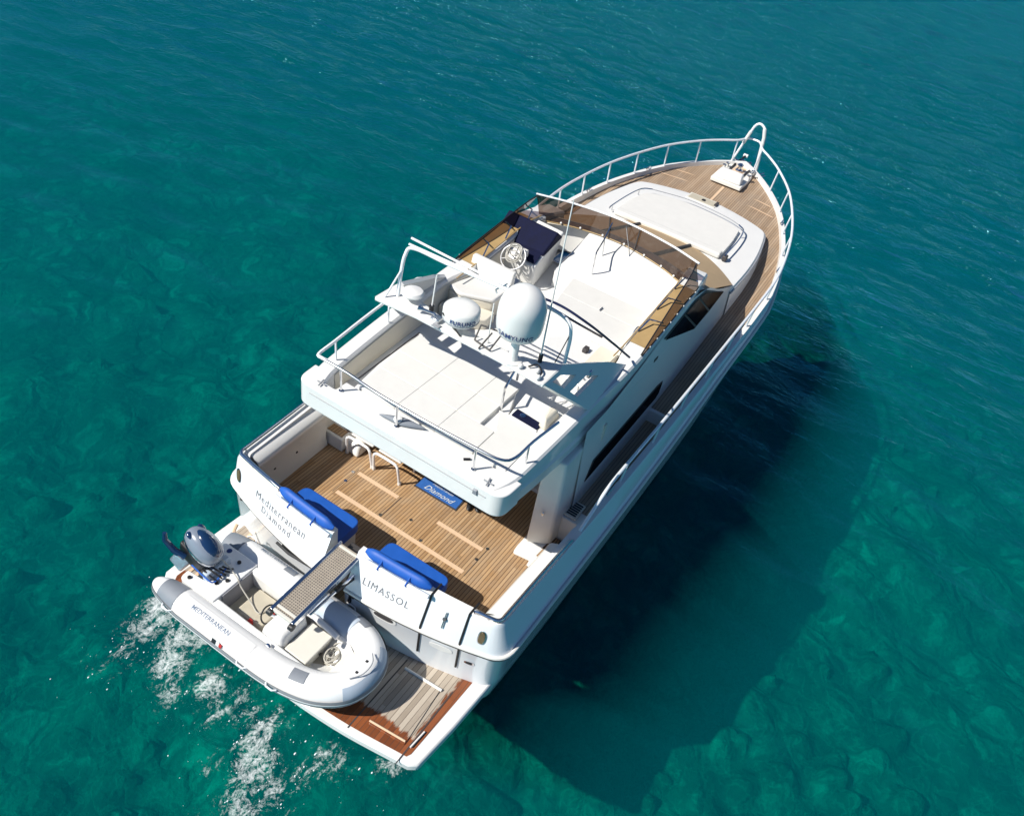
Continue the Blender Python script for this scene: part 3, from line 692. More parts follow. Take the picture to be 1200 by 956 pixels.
# ---- superstructure: side walls, windshield, trunk roof
ztop = interp([(3.3, 3.3), (4.3, 3.45), (6.4, 3.78), (7.2, 3.66), (8.0, 3.31), (9.2, 2.86)])
def wall_y(z): return float(np.interp(z, [1.4, 2.0, 2.9, 3.4, 3.8], [2.05, 2.02, 1.94, 1.905, 1.86]))
walls = {}
for s in (1, -1):
    cab = MB(); rows = []
    for x in np.linspace(2.62, 9.2, 40):
        zb = 1.42 if x < 5.5 else zdeck(x)-.05
        zt = ztop(max(x, 3.3)); rows.append([(x, s*wall_y(zb+(zt-zb)*t), zb+(zt-zb)*t) for t in np.linspace(0, 1, 8)])
    cab.rows(rows); walls[s] = cab.build('cabin_side', M['gel'], Y, ang=40)
# aft bulkhead with the dark saloon door
bk = MB().box(3.28, 3.36, -1.96, 1.96, 1.0, 3.0).build('saloon_bulkhead', M['cream'], Y)
for y0, y1 in ((-1.55, -.62), (-.56, .37), (.43, 1.5)):
    fr = MB().box(3.25, 3.285, y0, y1, 1.16, 2.9).build('saloon_door', M['cream'], bk, bevel=.006)
    MB().box(3.235, 3.256, y0+.05, y1-.05, 1.24, 2.84).build('door_glass', M['glass_dark'], fr)
MB().box(3.16, 3.27, -1.7, 1.6, 1.05, 1.13).build('door_sill', M['gel_worn'], bk, bevel=.01)
# windshield under its tan cover
def ws_base(y): return 10.15-.95*(abs(y)/1.92)**2.2, y, 2.875
def ws_top(y): y2 = y*.92; return 7.52-.45*(abs(y)/1.92)**2, y2, 3.66-.03*abs(y)
ys = np.linspace(-1.92, 1.92, 25)
wsh = MB().rows([[tuple(np.array(ws_base(y))*(1-t)+np.array(ws_top(y))*t) for t in np.linspace(0, 1, 6)] for y in ys]).build('windshield_cover', M['tan_canvas'], Y)
for y0 in (-.62, .62): MB().tube([tuple(np.array(ws_base(y0))+np.array((.01, 0, .015))), tuple(np.array(ws_top(y0))+np.array((.0, 0, .02)))], .03, 8).build('windshield_mullion', M['seam'], wsh)
# trunk roof
tr = [(9.0, 1.97), (10.0, 1.97), (10.8, 1.92), (11.5, 1.82), (12.12, 1.68), (12.32, 1.48), (12.52, 1.0), (12.68, .4), (12.72, 0)]
tr = cat(tr, 4); outl = tr+[(x, -y) for x, y in tr[::-1][1:]]
mb = MB(); n_ = len(outl)
r0 = [(x+(.06 if x > 12 else 0), y*1.03, zdeck(x)-.06) for x, y in outl]
r1 = [(x, y, 2.80) for x, y in outl]; r2 = [(x-.035 if x > 9.2 else x, y*.985, 2.845) for x, y in outl]
mb.rows([r0, r1, r2])
mb.rows([[(a[0], a[1]*k, 2.845+.02*(1-k*k)) for k in (1, .7, .4, 0)] for a in r2])
trunk = mb.build('foredeck_trunk', M['gel'], Y, ang=40)
# grey coachroof trim along the trunk sides
for s in (1, -1): MB().tube([(x, s*abs(y)*1.006, 2.79) for x, y in tr if x < 12.3], .018, 6).build('trunk_trim', M['strake'], trunk)
# recessed rope locker
lk = MB().box(12.30, 12.66, -.30, .44, 2.80, 2.878).build('rope_locker', M['grp_box'], trunk, bevel=.006)
MB().box(12.34, 12.62, -.26, .40, 2.878, 2.8815).build('locker_recess', M['grp_tan'], lk)
MB().box(12.40, 12.62, -.31, -.25, 2.878, 2.91).build('locker_hinge', M['seam'], lk)
MB().box(12.42, 12.50, .0, .08, 2.88, 2.90).build('locker_catch', M['black'], lk)

# ---- cabin windows
wall = None
def winpoly(pts, s, d=.012): return [(x, s*(wall_y(z)+d), z) for x, z in pts]
for s in (1, -1):
    wall = walls[s]
    # forward wedge of three panes
    outer = [(5.32, 3.52), (6.55, 3.67), (7.10, 3.62), (8.40, 3.09), (7.62, 2.99), (6.98, 2.955)]
    fr = MB().plate(winpoly([(x+(.05 if x > 7 else -.05 if x < 6 else 0), z+(.04 if z > 3.3 else -.04)) for x, z in outer], s, .004), (0, s*.012, 0)).build('forward_window', M['seam'], wall)
    panes = [[(5.32, 3.52), (6.10, 3.615), (6.98, 2.955), (6.90, 2.955)], [(6.16, 3.625), (6.55, 3.67), (6.75, 3.65), (7.62, 3.0), (7.05, 2.965)], [(6.83, 3.645), (7.10, 3.62), (8.40, 3.09), (7.70, 3.005)]]
    for p in panes: MB().plate(winpoly(p, s, .018), (0, s*.006, 0)).build('window_pane', M['glass_dark'], fr)
    # long narrow saloon window
    p = [(2.90, 2.12), (3.10, 2.42), (5.55, 2.44), (5.80, 2.40), (5.72, 2.18), (5.6, 2.13)]
    fr = MB().plate(winpoly(p, s, .004), (0, s*.01, 0)).build('saloon_window', M['seam'], wall)
    MB().plate(winpoly([(x*.985+.065, (z-2.27)*.84+2.27) for x, z in p], s, .016), (0, s*.005, 0)).build('window_pane', M['glass_dark'], fr)
    MB().box(5.02, 5.16, s*1.925, s*1.915, 3.22, 3.28).build('air_vent', M['seam'], wall)

# ---- wing pillars
for s in (1, -1):
    pb = [(1.98, s*1.66, 1.24), (2.66, s*1.72, 1.24), (2.70, s*2.04, 1.24), (2.16, s*2.00, 1.24)]
    pt = [(2.12, s*1.58, 3.0), (3.0, s*1.60, 3.0), (3.0, s*1.93, 3.0), (2.14, s*1.93, 3.0)]
    mb = MB(); rows = []
    for t in np.linspace(0, 1, 6): rows.append([tuple(np.array(a)*(1-t)+np.array(b)*t) for a, b in zip(pb, pt)])
    mb.rows(rows, True); mb.add(rows[0], [(0, 1, 2, 3)]); mb.add(rows[-1], [(0, 1, 2, 3)])
    pil = mb.build('wing_pillar', M['cream'] if s > 0 else M['gel_worn'], Y, bevel=.04, seg=3)
    ft = MB().hexa([(1.78, s*1.56, 1.05), (2.4, s*1.56, 1.05), (2.4, s*2.0, 1.05), (1.86, s*2.12, 1.05)], [(1.86, s*1.60, 1.24), (2.4, s*1.62, 1.27), (2.4, s*2.02, 1.27), (1.90, s*2.06, 1.24)]).build('pillar_foot', M['gel'], pil, bevel=.05, seg=3)
    MB().blob((2.045, s*1.80, 1.95), (.02, .025, .045), n=12, m=8).build('door_latch', M['steel'], pil)
    # panel that closes the wing between pillar and cabin side
    MB().hexa([(2.60, s*1.72, 1.42), (3.3, s*1.8, 1.42), (3.3, s*2.04, 1.42), (2.62, s*2.04, 1.42)], [(2.9, s*1.62, 3.0), (3.3, s*1.7, 3.0), (3.3, s*1.92, 3.0), (2.9, s*1.92, 3.0)]).build('wing_panel', M['gel'], pil)

# ---- flybridge shell
zct = interp([(.6, 3.42), (1.0, 3.45), (2, 3.52), (3, 3.58), (4.3, 3.64), (5.4, 3.76), (6.4, 3.88), (7.0, 3.86), (7.6, 3.76)])
yct = interp([(.6, 1.68), (1, 1.715), (2, 1.775), (3, 1.82), (4.4, 1.87), (6.4, 1.86), (7.0, 1.80), (7.6, 1.72)])
slab = rpoly([(.66, 1.70), (.66, -1.70), (1.6, -1.74), (3.2, -1.83), (6.9, -1.80), (7.25, -1.2), (7.4, 0), (7.25, 1.2), (6.9, 1.80), (3.2, 1.83), (1.6, 1.74)], [.18, .18, 0, 0, .3, .3, .3, .3, .3, 0, 0])
fly = MB().prism(slab, 2.97, 3.10).build('flybridge', M['nonskid'], Y)
# aft overhang with rounded lip
aft = rpoly([(.60, 1.75), (.60, -1.75), (1.02, -1.78), (1.02, -1.6), (1.02, 1.20), (.80, 1.20), (.80, 1.52), (1.02, 1.55), (1.02, 1.78)], [.20, .20, 0, 0, 0, .03, .03, 0, 0], 7)
lip = MB().prism(aft, 3.03, 3.42).build('aft_overhang', M['gel'], fly, bevel=.17, seg=6)
rub = MB().tube([(.595, y, 3.30) for y in np.linspace(1.5, -1.5, 12)], .006, 6).build('overhang_seam', M['strake'], lip)
for s in (1, -1):
    rows = []
    for x in np.concatenate([np.linspace(.66, 1.1, 5), np.linspace(1.4, 7.5, 30)]):
        yt, zt = yct(x), zct(x); wd = .22 if x < 4 else .22+.14*min(1, (x-4)/.6)
        k = min(1, max(0, (x-.66)/.5)); kk = 1-(1-k)**2
        yt = yt-(1-kk)*.10
        fb = 3.02-.10*min(1, max(0, (x-.66)/1.6))
        zi = 3.09
        rows.append([(x, s*(yt-.03), 3.0), (x, s*(yt+.0), fb), (x, s*(yt+.035), fb+.03), (x, s*(yt+.055), fb+.26), (x, s*(yt+.025), fb+.30), (x, s*yt, zt-.03), (x, s*(yt-.03), zt), (x, s*(yt-wd), zt-.01), (x, s*(yt-wd-.03), zt-.04), (x, s*(yt-wd-.06), zi)])
    cm = MB().rows(rows).build('flybridge_coaming', M['gel'], fly, ang=30)
    # cream inner lining
    MB().rows([[(x, s*(yct(x)-(.22 if x < 4 else .22+.14*min(1, (x-4)/.6))-.045), zct(x)-.08), (x, s*(yct(x)-(.22 if x < 4 else .22+.14*min(1, (x-4)/.6))-.075), 3.105)] for x in np.linspace(1.05, 7.0, 24)]).build('coaming_lining', M['cream'], cm)
    # amber ledge outside the side screens
    MB().rows([[(x, s*(yct(x)-.02), zct(x)+.006), (x, s*(yct(x)-.17), zct(x)+.010), (x, s*(yct(x)-.34), zct(x)+.006)] for x in np.linspace(4.62, 6.55, 10)]).build('side_ledge', M['amber'], cm)
    # aft end of the coaming is closed at the lip
# sun-pad base
spb = MB().prism(rpoly([(1.02, 1.06), (1.02, -1.52), (2.02, -1.52), (2.02, -.92), (2.62, -.70), (2.72, 1.20), (2.0, 1.20)], [.02, .02, .05, .05, .08, .06, .02]), 3.10, 3.40).build('sunpad_base', M['gel'], fly, bevel=.02)
# dash shelf below the windscreen, raised forward floor on the starboard side
def dash_front(y): return 7.24-.43*(abs(y)/1.5)**2.2
ysd = np.linspace(-1.52, .60, 14)
rows = [[(5.95, y, 3.10), (5.95, y, 3.43), (6.0, y, 3.46)]+[(6.0+(dash_front(y)-6.0)*t, y, 3.46+.28*t**1.3) for t in (.3, .6, .9, 1.)]+[(dash_front(y)+.25, y, 3.74)] for y in ysd]
MB().rows(rows).build('dash_shelf', M['gel'], fly, ang=40)
ysd = np.linspace(.60, 1.56, 8)
MB().rows([[(7.36, y, 3.10), (7.36, y, 3.12)]+[(7.36-.55*(abs(y)/1.5)**2+.1*t, y, 3.2+.54*t) for t in (0, .5, 1)]+[(dash_front(y)+.25, y, 3.745)] for y in ysd]).build('dash_corner', M['gel'], fly, ang=40)
MB().rows([[(5.95, .60, 3.10), (7.30, .60, 3.10)], [(5.95, .60, 3.46), (7.24, .60, 3.74)]]).build('dash_side', M['gel'], fly)
# brow ahead of the windscreen
ysb = np.linspace(-1.86, 1.86, 25)
def brow_f(y): return 7.62-.50*(abs(y)/1.86)**2
MB().rows([[(dash_front(y)+.02, y*.93, 3.742), (dash_front(y)*.4+brow_f(y)*.6, y*.98, 3.745), (brow_f(y)-.06, y, 3.71), (brow_f(y), y, 3.64), (brow_f(y)-.10, y*.98, 3.56)] for y in ysb]).build('flybridge_brow', M['cream'], fly, ang=50)

# ---- windscreen and side screens
WT = [(6.74, 1.66, 4.24), (6.99, .94, 4.25), (7.12, .0, 4.26), (7.03, -.94, 4.25), (6.80, -1.66, 4.24)]
WT = [(6.78, 1.67, 4.24), (7.00, .95, 4.25), (7.12, .0, 4.26), (7.02, -.98, 4.25), (6.82, -1.67, 4.24)]
WBs = [(6.82, 1.53, 3.75), (7.10, .88, 3.755), (7.24, .0, 3.76), (7.08, -.88, 3.755), (6.81, -1.51, 3.75)]
wt = cat(WT, 8); wb = cat(WBs, 8)
wsc = MB().rows([[tuple(np.array(b)*(1-t)+np.array(a)*t+np.array((.02*math.sin(math.pi*t), 0, 0))) for t in np.linspace(0, 1, 5)] for a, b in zip(wt, wb)]).build('windscreen', M['smoke'], fly)
MB().tube([(p[0], p[1], p[2]+.01) for p in wt], .018, 8).build('windscreen_rail', M['steel_white'], wsc)
MB().tube([(p[0], p[1], p[2]+.006) for p in wb], .011, 6).build('windscreen_gasket', M['amber'], wsc)
for k in range(1, len(wb)-1, 4): MB().blob((wb[k][0]-.02, wb[k][1], wb[k][2]+.035), (.022, .022, .022), n=10, m=6).build('screen_button', M['gel'], wsc)
for k in (14, 19): MB().tube([(wb[k][0]-.01, wb[k][1], wb[k][2]+.02), (wt[k][0]-.02, wt[k][1], wt[k][2]-.01)], .013, 6).build('screen_strut', M['seam'], wsc)
for s in (1, -1):
    lowp = [(x, s*(yct(x)-.015), zct(x)+.008) for x in np.linspace(4.42, 6.72, 10)]
    up = [(4.40+(6.80-4.40)*t, s*(yct(4.4+2.4*t)-.03-.17*t), zct(4.42)+.03+(4.24-zct(4.42)-.03)*t**.9) for t in np.linspace(0, 1, 10)]
    sc = MB().rows([[a, b] for a, b in zip(lowp, up)]).build('side_screen', M['smoke'], fly)
    MB().tube(up, .012, 6).build('screen_edge', M['black'], sc)
    MB().tube(lowp, .010, 6).build('screen_base', M['black'], sc)
    for p in lowp[1::1]: MB().blob((p[0], p[1]+s*.012, p[2]+.02), (.016, .012, .016), n=8, m=5).build('screen_button', M['gel'], sc)
    inn = [(x, s*(yct(x)-.36), zct(x)+.02) for x in np.linspace(4.1, 6.75, 10)]
    MB().tube(inn, .012, 6).build('screen_trim', M['amber'], sc)
    for x in (4.9, 5.6, 6.3):
        MB().tube([(x, s*(yct(x)-.34), zct(x)+.02), (x+.25, s*(yct(x)-.28), zct(x)+.16), (x+.38, s*(yct(x)-.08), zct(x)+.12)], .014, 6).build('screen_stay', M['steel'], sc)

# ---- flybridge furniture
# helm console with its navy cover
cb = [(5.62, .82, 3.10), (6.62, .98, 3.10), (6.70, 1.62, 3.10), (5.62, 1.62, 3.10)]
ct = [(5.52, .80, 3.58), (6.62, .86, 3.86), (6.66, 1.66, 3.86), (5.50, 1.66, 3.58)]
con = MB().hexa(cb, ct).build('helm_console', M['nonskid'], fly, bevel=.04, seg=3)
cov = [(5.86, .83, 3.72), (6.20, .79, 4.02), (6.24, 1.90, 4.02), (5.80, 1.88, 3.72)]
MB().hexa([(5.80, .84, 3.60), (6.52, .83, 3.80), (6.54, 1.80, 3.80), (5.80, 1.80, 3.60)], cov).build('console_cover', M['navy_canvas'], con, bevel=.03)
MB().plate([(5.56, .84, 3.612), (5.80, .86, 3.678), (5.80, 1.14, 3.678), (5.56, 1.16, 3.612)], (0, 0, .012)).build('instrument_panel', M['navy_canvas'], con)
whl = MB(); ax = Vector((-.75, 0, .66)).normalized(); c0 = Vector((5.34, 1.17, 3.70)); u_ = Vector((0, 1, 0)); v_ = ax.cross(u_)
whl.tube([tuple(c0+(u_*math.cos(a)+v_*math.sin(a))*.23) for a in np.linspace(0, 2*math.pi, 25)[:-1]], .016, 8, True)
for a in (.5, 2.6, 4.7): whl.tube([tuple(c0-ax*.04), tuple(c0+(u_*math.cos(a)+v_*math.sin(a))*.23)], .011, 6)
whl.tube([tuple(c0-ax*.2), tuple(c0)], .03, 10)
wheel = whl.build('steering_wheel', M['brushed'], con)
MB().box(5.40, 5.62, 1.02, 1.14, 3.66, 3.80).build('engine_display', M['gel_worn'], con, bevel=.02)
tb = MB().box(5.40, 5.62, 1.60, 1.84, 3.42, 3.54).build('throttle_box', M['steel'], con, bevel=.03)
for yy in (1.66, 1.76): MB().tube([(5.5, yy, 3.54), (5.44, yy, 3.68)], .014, 8).build('throttle_lever', M['steel'], tb)
# helm bench, back to back with the aft bench
hb = MB().box(4.66, 4.98, .78, 1.60, 3.10, 3.46).build('helm_bench', M['gel'], fly, bevel=.03)
MB().hexa([(4.62, .76, 3.46), (4.76, .76, 3.46), (4.76, 1.62, 3.46), (4.62, 1.62, 3.46)], [(4.70, .76, 3.82), (4.80, .76, 3.82), (4.80, 1.62, 3.82), (4.70, 1.62, 3.82)]).build('bench_backrest', M['vinyl_white'], hb, bevel=.03, seg=3)
MB().box(4.78, 5.02, .76, 1.62, 3.46, 3.56).build('bench_cushion', M['vinyl_white'], hb, bevel=.035, seg=3)
ab = MB().prism(rpoly([(4.0, 1.58), (3.92, 1.30), (4.22, .80), (4.60, .80), (4.62, 1.58)], .05), 3.10, 3.44).build('aft_bench', M['cream'], fly, bevel=.02)
MB().prism(rpoly([(4.02, 1.60), (3.94, 1.30), (4.20, .78), (4.62, .78), (4.64, 1.60)], .06), 3.44, 3.52).build('bench_cushion', M['vinyl_white'], ab, bevel=.03, seg=3)
MB().prism(rpoly([(3.7, 1.55), (3.72, .9), (3.9, .7), (4.2, .72), (4.0, 1.55)], .05), 3.10, 3.30).build('bench_step', M['cream'], fly, bevel=.02)
# starboard settee
stt = MB().prism(rpoly([(4.78, .02), (5.93, .22), (5.93, -1.46), (4.62, -1.46), (4.66, -.9)], [.2, .05, .02, .04, .15]), 3.10, 3.42).build('settee', M['gel'], fly, bevel=.03)
MB().prism(rpoly([(4.80, .0), (5.30, .10), (5.30, -1.44), (4.66, -1.44), (4.70, -.9)], [.15, .03, .02, .04, .15]), 3.42, 3.50).build('settee_cushion', M['vinyl_white'], stt, bevel=.03, seg=3)
MB().prism(rpoly([(5.32, .11), (5.92, .20), (5.92, -1.44), (5.32, -1.44)], [.03, .05, .02, .02]), 3.42, 3.48).build('settee_cushion', M['vinyl_white'], stt, bevel=.025, seg=3)
MB().tube([(5.31, -.66, 3.50), (5.42, -.66, 3.50)], .012, 6).build('settee_latch', M['steel'], stt)
lw_ = MB().prism(rpoly([(3.55, -.55), (4.15, -.30), (4.60, -.60), (4.60, -1.44), (3.4, -1.40)], .08), 3.10, 3.36).build('wet_bar', M['gel'], fly, bevel=.03)
MB().box(4.20, 4.32, -1.02, -.94, 3.36, 3.44).build('bar_tap', M['seam'], lw_, bevel=.01)
MB().prism(rpoly([(3.86, -1.42), (4.58, -1.42), (4.58, -1.10), (3.96, -1.12)], .03), 3.362, 3.372).build('bar_worktop', M['cream'], lw_)
MB().tube(cat([(4.9, -1.46, 3.50), (4.92, -1.47, 3.68), (5.06, -1.48, 3.70), (5.12, -1.48, 3.5)], 4), .014, 8).build('grab_rail', M['steel'], stt)
# companionway hatch with blue glass
ht = MB().prism(rpoly([(6.68, .64), (7.30, .62), (7.28, 1.10), (6.70, 1.08)], .04), 3.10, 3.14).build('deck_hatch', M['gel'], fly, bevel=.008)
MB().prism(rpoly([(6.73, .70), (7.20, .69), (7.19, 1.06), (6.74, 1.04)], .03), 3.14, 3.147).build('hatch_glass', M['blue_glass'], ht)
MB().tube([(6.66, 1.06, 3.17), (6.66, .68, 3.17), (6.70, .63, 3.18), (7.28, .62, 3.22)], .020, 8).build('hatch_rim', M['steel'], ht)
# stainless guard rail beside the hatch
g = MB().tube(cat([(6.25, .0, 3.50), (6.22, .0, 3.90), (6.30, .03, 3.94), (6.72, .12, 3.96), (7.05, .16, 4.18)], 4), .014, 8).build('guard_rail', M['steel'], fly)
MB().tube([(6.80, .10, 3.62), (6.80, .13, 3.98)], .013, 8).build('rail_post', M['steel'], g)
MB().tube(cat([(6.36, -.18, 3.505), (6.75, -.38, 3.58), (7.05, -.34, 3.66), (7.1, -.1, 4.2)], 4), .010, 6).build('rail_brace', M['steel'], g)

# ---- radar arch
pl_ = [(1.80, 1.40), (1.86, .7), (1.86, -.7), (1.82, -1.41), (2.40, -1.40), (2.20, -1.0), (2.10, -.7), (2.10, .45), (2.20, .85), (2.36, 1.40)]
arch = MB().prism(pl_, 4.33, 4.39).build('radar_arch', M['gel'], fly, bevel=.015)
LG = dict(A=(1.82, -1.41, 4.385), B0=(2.25, -1.41, 4.38), B=(2.39, -1.39, 4.39), C=(3.56, -1.62, 3.9), D=(4.12, -1.76, 3.60), E=(2.75, -1.8, 3.58),
          a=(2.03, -1.44, 4.33), b=(2.26, -1.44, 4.31), c=(2.63, -1.52, 4.14), d=(2.26, -1.54, 4.13), e=(2.38, -1.59, 4.03), f=(2.87, -1.58, 4.02), g=(3.21, -1.65, 3.86), h=(2.53, -1.66, 3.88))
for s in (1, -1):
    mb = MB(); P = lambda k: Vector((LG[k][0], LG[k][1]*(-s), LG[k][2]))
    d = Vector((-.02, -s*.07, -.02))
    for q in (('A', 'a', 'd', 'e', 'h', 'E'), ('c', 'f', 'e', 'd'), ('A', 'B0', 'B', 'b', 'a'), ('B', 'C', 'g', 'f', 'c', 'b'), ('g', 'C', 'D', 'E', 'h')):
        mb.plate([P(k) for k in q], d)
    mb.build('arch_leg', M['gel'], arch, merge=True, smooth=False)
MB().box(2.98, 3.06, -1.60, -1.55, 3.9, 4.02).build('arch_light', M['steel'], arch, bevel=.01)
# satellite dome on its pedestal
dc = (1.97, -.83)
pd = MB().lathe([(.13, 0), (.13, .015), (.075, .03), (.062, .08), (.058, .40), (.075, .45)], (*dc, 4.39)).build('dome_pedestal', M['gel'], arch)
prof = [(.10, 4.74), (.20, 4.755), (.265, 4.79), (.298, 4.85), (.312, 4.93), (.317, 5.04), (.315, 5.14)]
for i in range(1, 11): a = math.pi/2*i/10; prof.append((.315*math.cos(a), 5.14+.36*math.sin(a)))
dome = MB().lathe([(r, z+.06) for r, z in prof], (*dc, 0), n=40).build('satellite_dome', M['gel'], arch, ang=60)
az = math.atan2(-4.53+.83, -5.76-1.97)
def dome_fn(x, y):
    z = 4.955+y; r = float(np.interp(z-.06, [4.79, 4.85, 4.93, 5.04, 5.14], [.265, .298, .312, .317, .315]))+.010
    a = az-.10+x/.315; return (dc[0]+r*math.cos(a), dc[1]+r*math.sin(a), z)
text('dome_lettering', 'SAMYUNG', .105, dome_fn, M['ink_blue'], dome, space=1.05, bold=.0015)
# radar scanner
rc = (2.08, .12)
MB().lathe([(.05, 0), (.05, .12), (.12, .13)], (*rc, 4.39)).build('radar_mount', M['steel'], arch)
rad = MB().lathe([(.16, 4.50), (.235, 4.515), (.255, 4.55), (.262, 4.62), (.258, 4.70), (.225, 4.735), (.12, 4.75), (.0, 4.755)], (*rc, 0), n=36).build('radar_scanner', M['gel'], arch, ang=50)
MB().lathe([(.2565, 4.548), (.262, 4.552), (.262, 4.562), (.258, 4.566)], (*rc, 0), n=36).build('radar_seam', M['strake'], rad)
az2 = math.atan2(-4.53-.12, -5.76-2.08)
text('radar_lettering', 'FURUNO', .085, lambda x, y: (rc[0]+.272*math.cos(az2+.16+x/.262), rc[1]+.272*math.sin(az2+.16+x/.262), 4.615+y), M['ink_blue'], rad, space=1.1, bold=.003)
# small mushroom antenna, whips, masthead gear
sa = MB().lathe([(.03, 0), (.03, .10)], (2.12, .98, 4.39)).build('antenna_stem', M['steel'], arch)
MB().lathe([(.04, .08), (.15, .10), (.165, .13), (.14, .165), (.06, .185), (0, .19)], (2.12, .98, 4.39)).build('mushroom_antenna', M['gel'], arch)
MB().tube([(2.21, -1.12, 4.40), (2.23, -1.10, 4.8), (2.30, -1.04, 6.70)], [.014, .013, .008], 8).build('whip_antenna', M['gel'], arch)
MB().cyl((2.21, -1.12, 4.39), .03, 0, .12).build('antenna_socket', M['black'], arch)
MB().tube([(2.09, .62, 4.40), (2.16, .64, 4.95)], .011, 8).build('whip_antenna', M['gel'], arch)
MB().cyl((2.09, .62, 4.39), .035, 0, .10).build('antenna_socket', M['black'], arch)
MB().tube([(2.05, -.37, 4.40), (2.10, -.34, 5.0)], .009, 8).build('whip_antenna', M['gel'], arch)
horn = MB().lathe([(.015, 0), (.02, .18), (.05, .26)], (2.0, .48, 4.46), (-.2, .9, .05), 14).build('air_horn', M['steel'], arch)
MB().box(1.90, 2.02, .36, .50, 4.39, 4.46).build('horn_bracket', M['steel'], horn, bevel=.01)
for a, b in (((1.90, -.50, 4.42), (2.16, -.52, 4.58)), ((2.16, -.52, 4.58), (2.10, -.20, 4.58)), ((1.90, -.50, 4.42), (1.95, -.22, 4.42)), ((1.95, -.22, 4.42), (2.10, -.20, 4.58)), ((1.84, -.36, 4.40), (2.08, -.40, 4.56)), ((1.9, -.02, 4.40), (1.85, .28, 4.66))): MB().tube([a, b], .012, 6).build('bracket_rod', M['seam'], arch)
for x, y in ((1.90, -1.0), (1.98, -1.22), (1.86, -1.30)):
    MB().blob((x, y, 4.425), (.05, .035, .035), n=12, m=8).build('deck_light', M['gel'], arch)
MB().tube(cat([(1.97, -1.08, 4.42), (2.05, -1.16, 4.45), (1.98, -1.28, 4.44), (1.84, -1.30, 4.41)], 4), .012, 6).build('light_cable', M['black'], arch)
MB().box(1.82, 1.90, .30, .42, 4.39, 4.41).build('cable_plate', M['strake'], arch, bevel=.004)
# folded bimini frame lying across the arch
bf = MB().tube(cat([(2.06, 1.19, 4.39), (2.13, 1.22, 4.72), (2.17, 1.20, 5.02), (2.22, 1.10, 5.14), (2.30, .56, 5.10), (2.36, -.27, 5.10), (2.42, -.85, 5.10), (2.45, -1.24, 5.04), (2.45, -1.36, 4.86), (2.44, -1.38, 4.39)], 5), .026, 10).build('bimini_frame', M['steel_white'], arch)
MB().tube([(1.90, 1.30, 4.39), (2.14, 1.21, 4.80)], .014, 8).build('bimini_strut', M['steel_white'], bf)
b1 = cat([(2.62, 1.44, 5.0), (2.59, .5, 5.0), (2.62, -.25, 4.98), (2.90, -.85, 4.88), (3.05, -1.28, 4.72), (3.5, -1.55, 4.3), (4.15, -1.74, 3.72)], 6)
b2 = cat([(2.46, 1.36, 5.0), (2.50, .5, 5.0), (2.55, -.1, 4.96), (2.95, -.60, 4.75), (3.6, -1.0, 4.25), (4.2, -1.2, 3.80)], 6)
for b in (b1, b2):
    MB().tube(b[:13], .018, 8).build('bimini_bow', M['steel_white'], bf); MB().tube(b[12:], .019, 8).build('bimini_bow', M['reflect_tube'], bf)  # starboard run coloured dark to paint in the water it mirrors
MB().tube([(2.20, -.30, 5.10), (2.34, -.20, 5.04), (2.64, -.20, 4.99)], .012, 8).build('bimini_clamp', M['steel'], bf)
MB().tube([(2.44, -1.36, 4.85), (2.30, -1.30, 4.42)], .007, 6).build('bimini_cord', M['black'], bf)

# ---- rails round the aft upper deck
ar = MB().tube(cat([(.80, 1.47, 3.82), (.80, 1.0, 3.82), (.75, .4, 3.82), (.75, -.4, 3.82), (.78, -1.15, 3.82), (.82, -1.50, 3.82), (.98, -1.62, 3.82), (1.4, -1.64, 3.82), (1.95, -1.70, 3.82)], 4), .020, 10).build('upper_deck_rail', M['steel'], fly)
for x, y in ((.80, 1.12), (.75, .10), (.78, -1.15), (1.30, -1.63)):
    MB().tube([(x+.02, y, 3.42), (x, y, 3.82)], .016, 8).build('rail_post', M['steel'], ar); MB().cyl((x+.02, y, 3.42), .035, 0, .012).build('rail_base', M['steel'], ar)
pr = MB().tube(cat([(.84, 1.35, 3.80), (.80, 1.46, 3.83), (.84, 1.55, 3.83), (1.2, 1.58, 3.84), (1.8, 1.64, 3.85), (2.5, 1.70, 3.86), (3.3, 1.74, 3.88), (3.6, 1.75, 3.62)], 4), .024, 10).build('coaming_rail', M['steel_white'], fly)
for x in (1.22, 2.4): MB().tube([(x+.03, 1.60, 3.46), (x, 1.59, 3.84)], .014, 8).build('rail_post', M['steel_white'], pr)
sr = MB().tube(cat([(2.02, -.78, 3.42), (2.02, -.78, 3.80), (2.10, -.76, 3.84), (2.72, -.60, 3.84), (2.78, -.58, 3.80), (2.78, -.58, 3.42)], 3), .018, 8).build('pad_rail', M['steel'], fly)
# wet-bar grill beside the sun pad
gb = MB().hexa([(2.05, -.92, 3.10), (2.60, -.85, 3.10), (2.60, -1.56, 3.10), (1.98, -1.52, 3.10)], [(2.05, -.92, 3.44), (2.60, -.85, 3.44), (2.60, -1.56, 3.44), (1.98, -1.52, 3.44)]).build('grill_cabinet', M['gel'], fly, bevel=.02)
gl = MB().hexa([(2.02, -.96, 3.44), (2.19, -.96, 3.44), (2.15, -1.40, 3.44), (1.98, -1.40, 3.44)], [(2.02, -.96, 3.465), (2.19, -.96, 3.465), (2.15, -1.40, 3.465), (1.98, -1.40, 3.465)]).build('grill_plate', M['navy_canvas'], gb, bevel=.01)
MB().tube([(1.97, -.95, 3.47), (1.95, -1.42, 3.47)], .018, 8).build('grill_edge', M['gel'], gl)
MB().lathe([(.045, 0), (.045, .012), (.03, .016)], (2.10, -1.10, 3.465), n=16).build('grill_knob', M['steel'], gl)
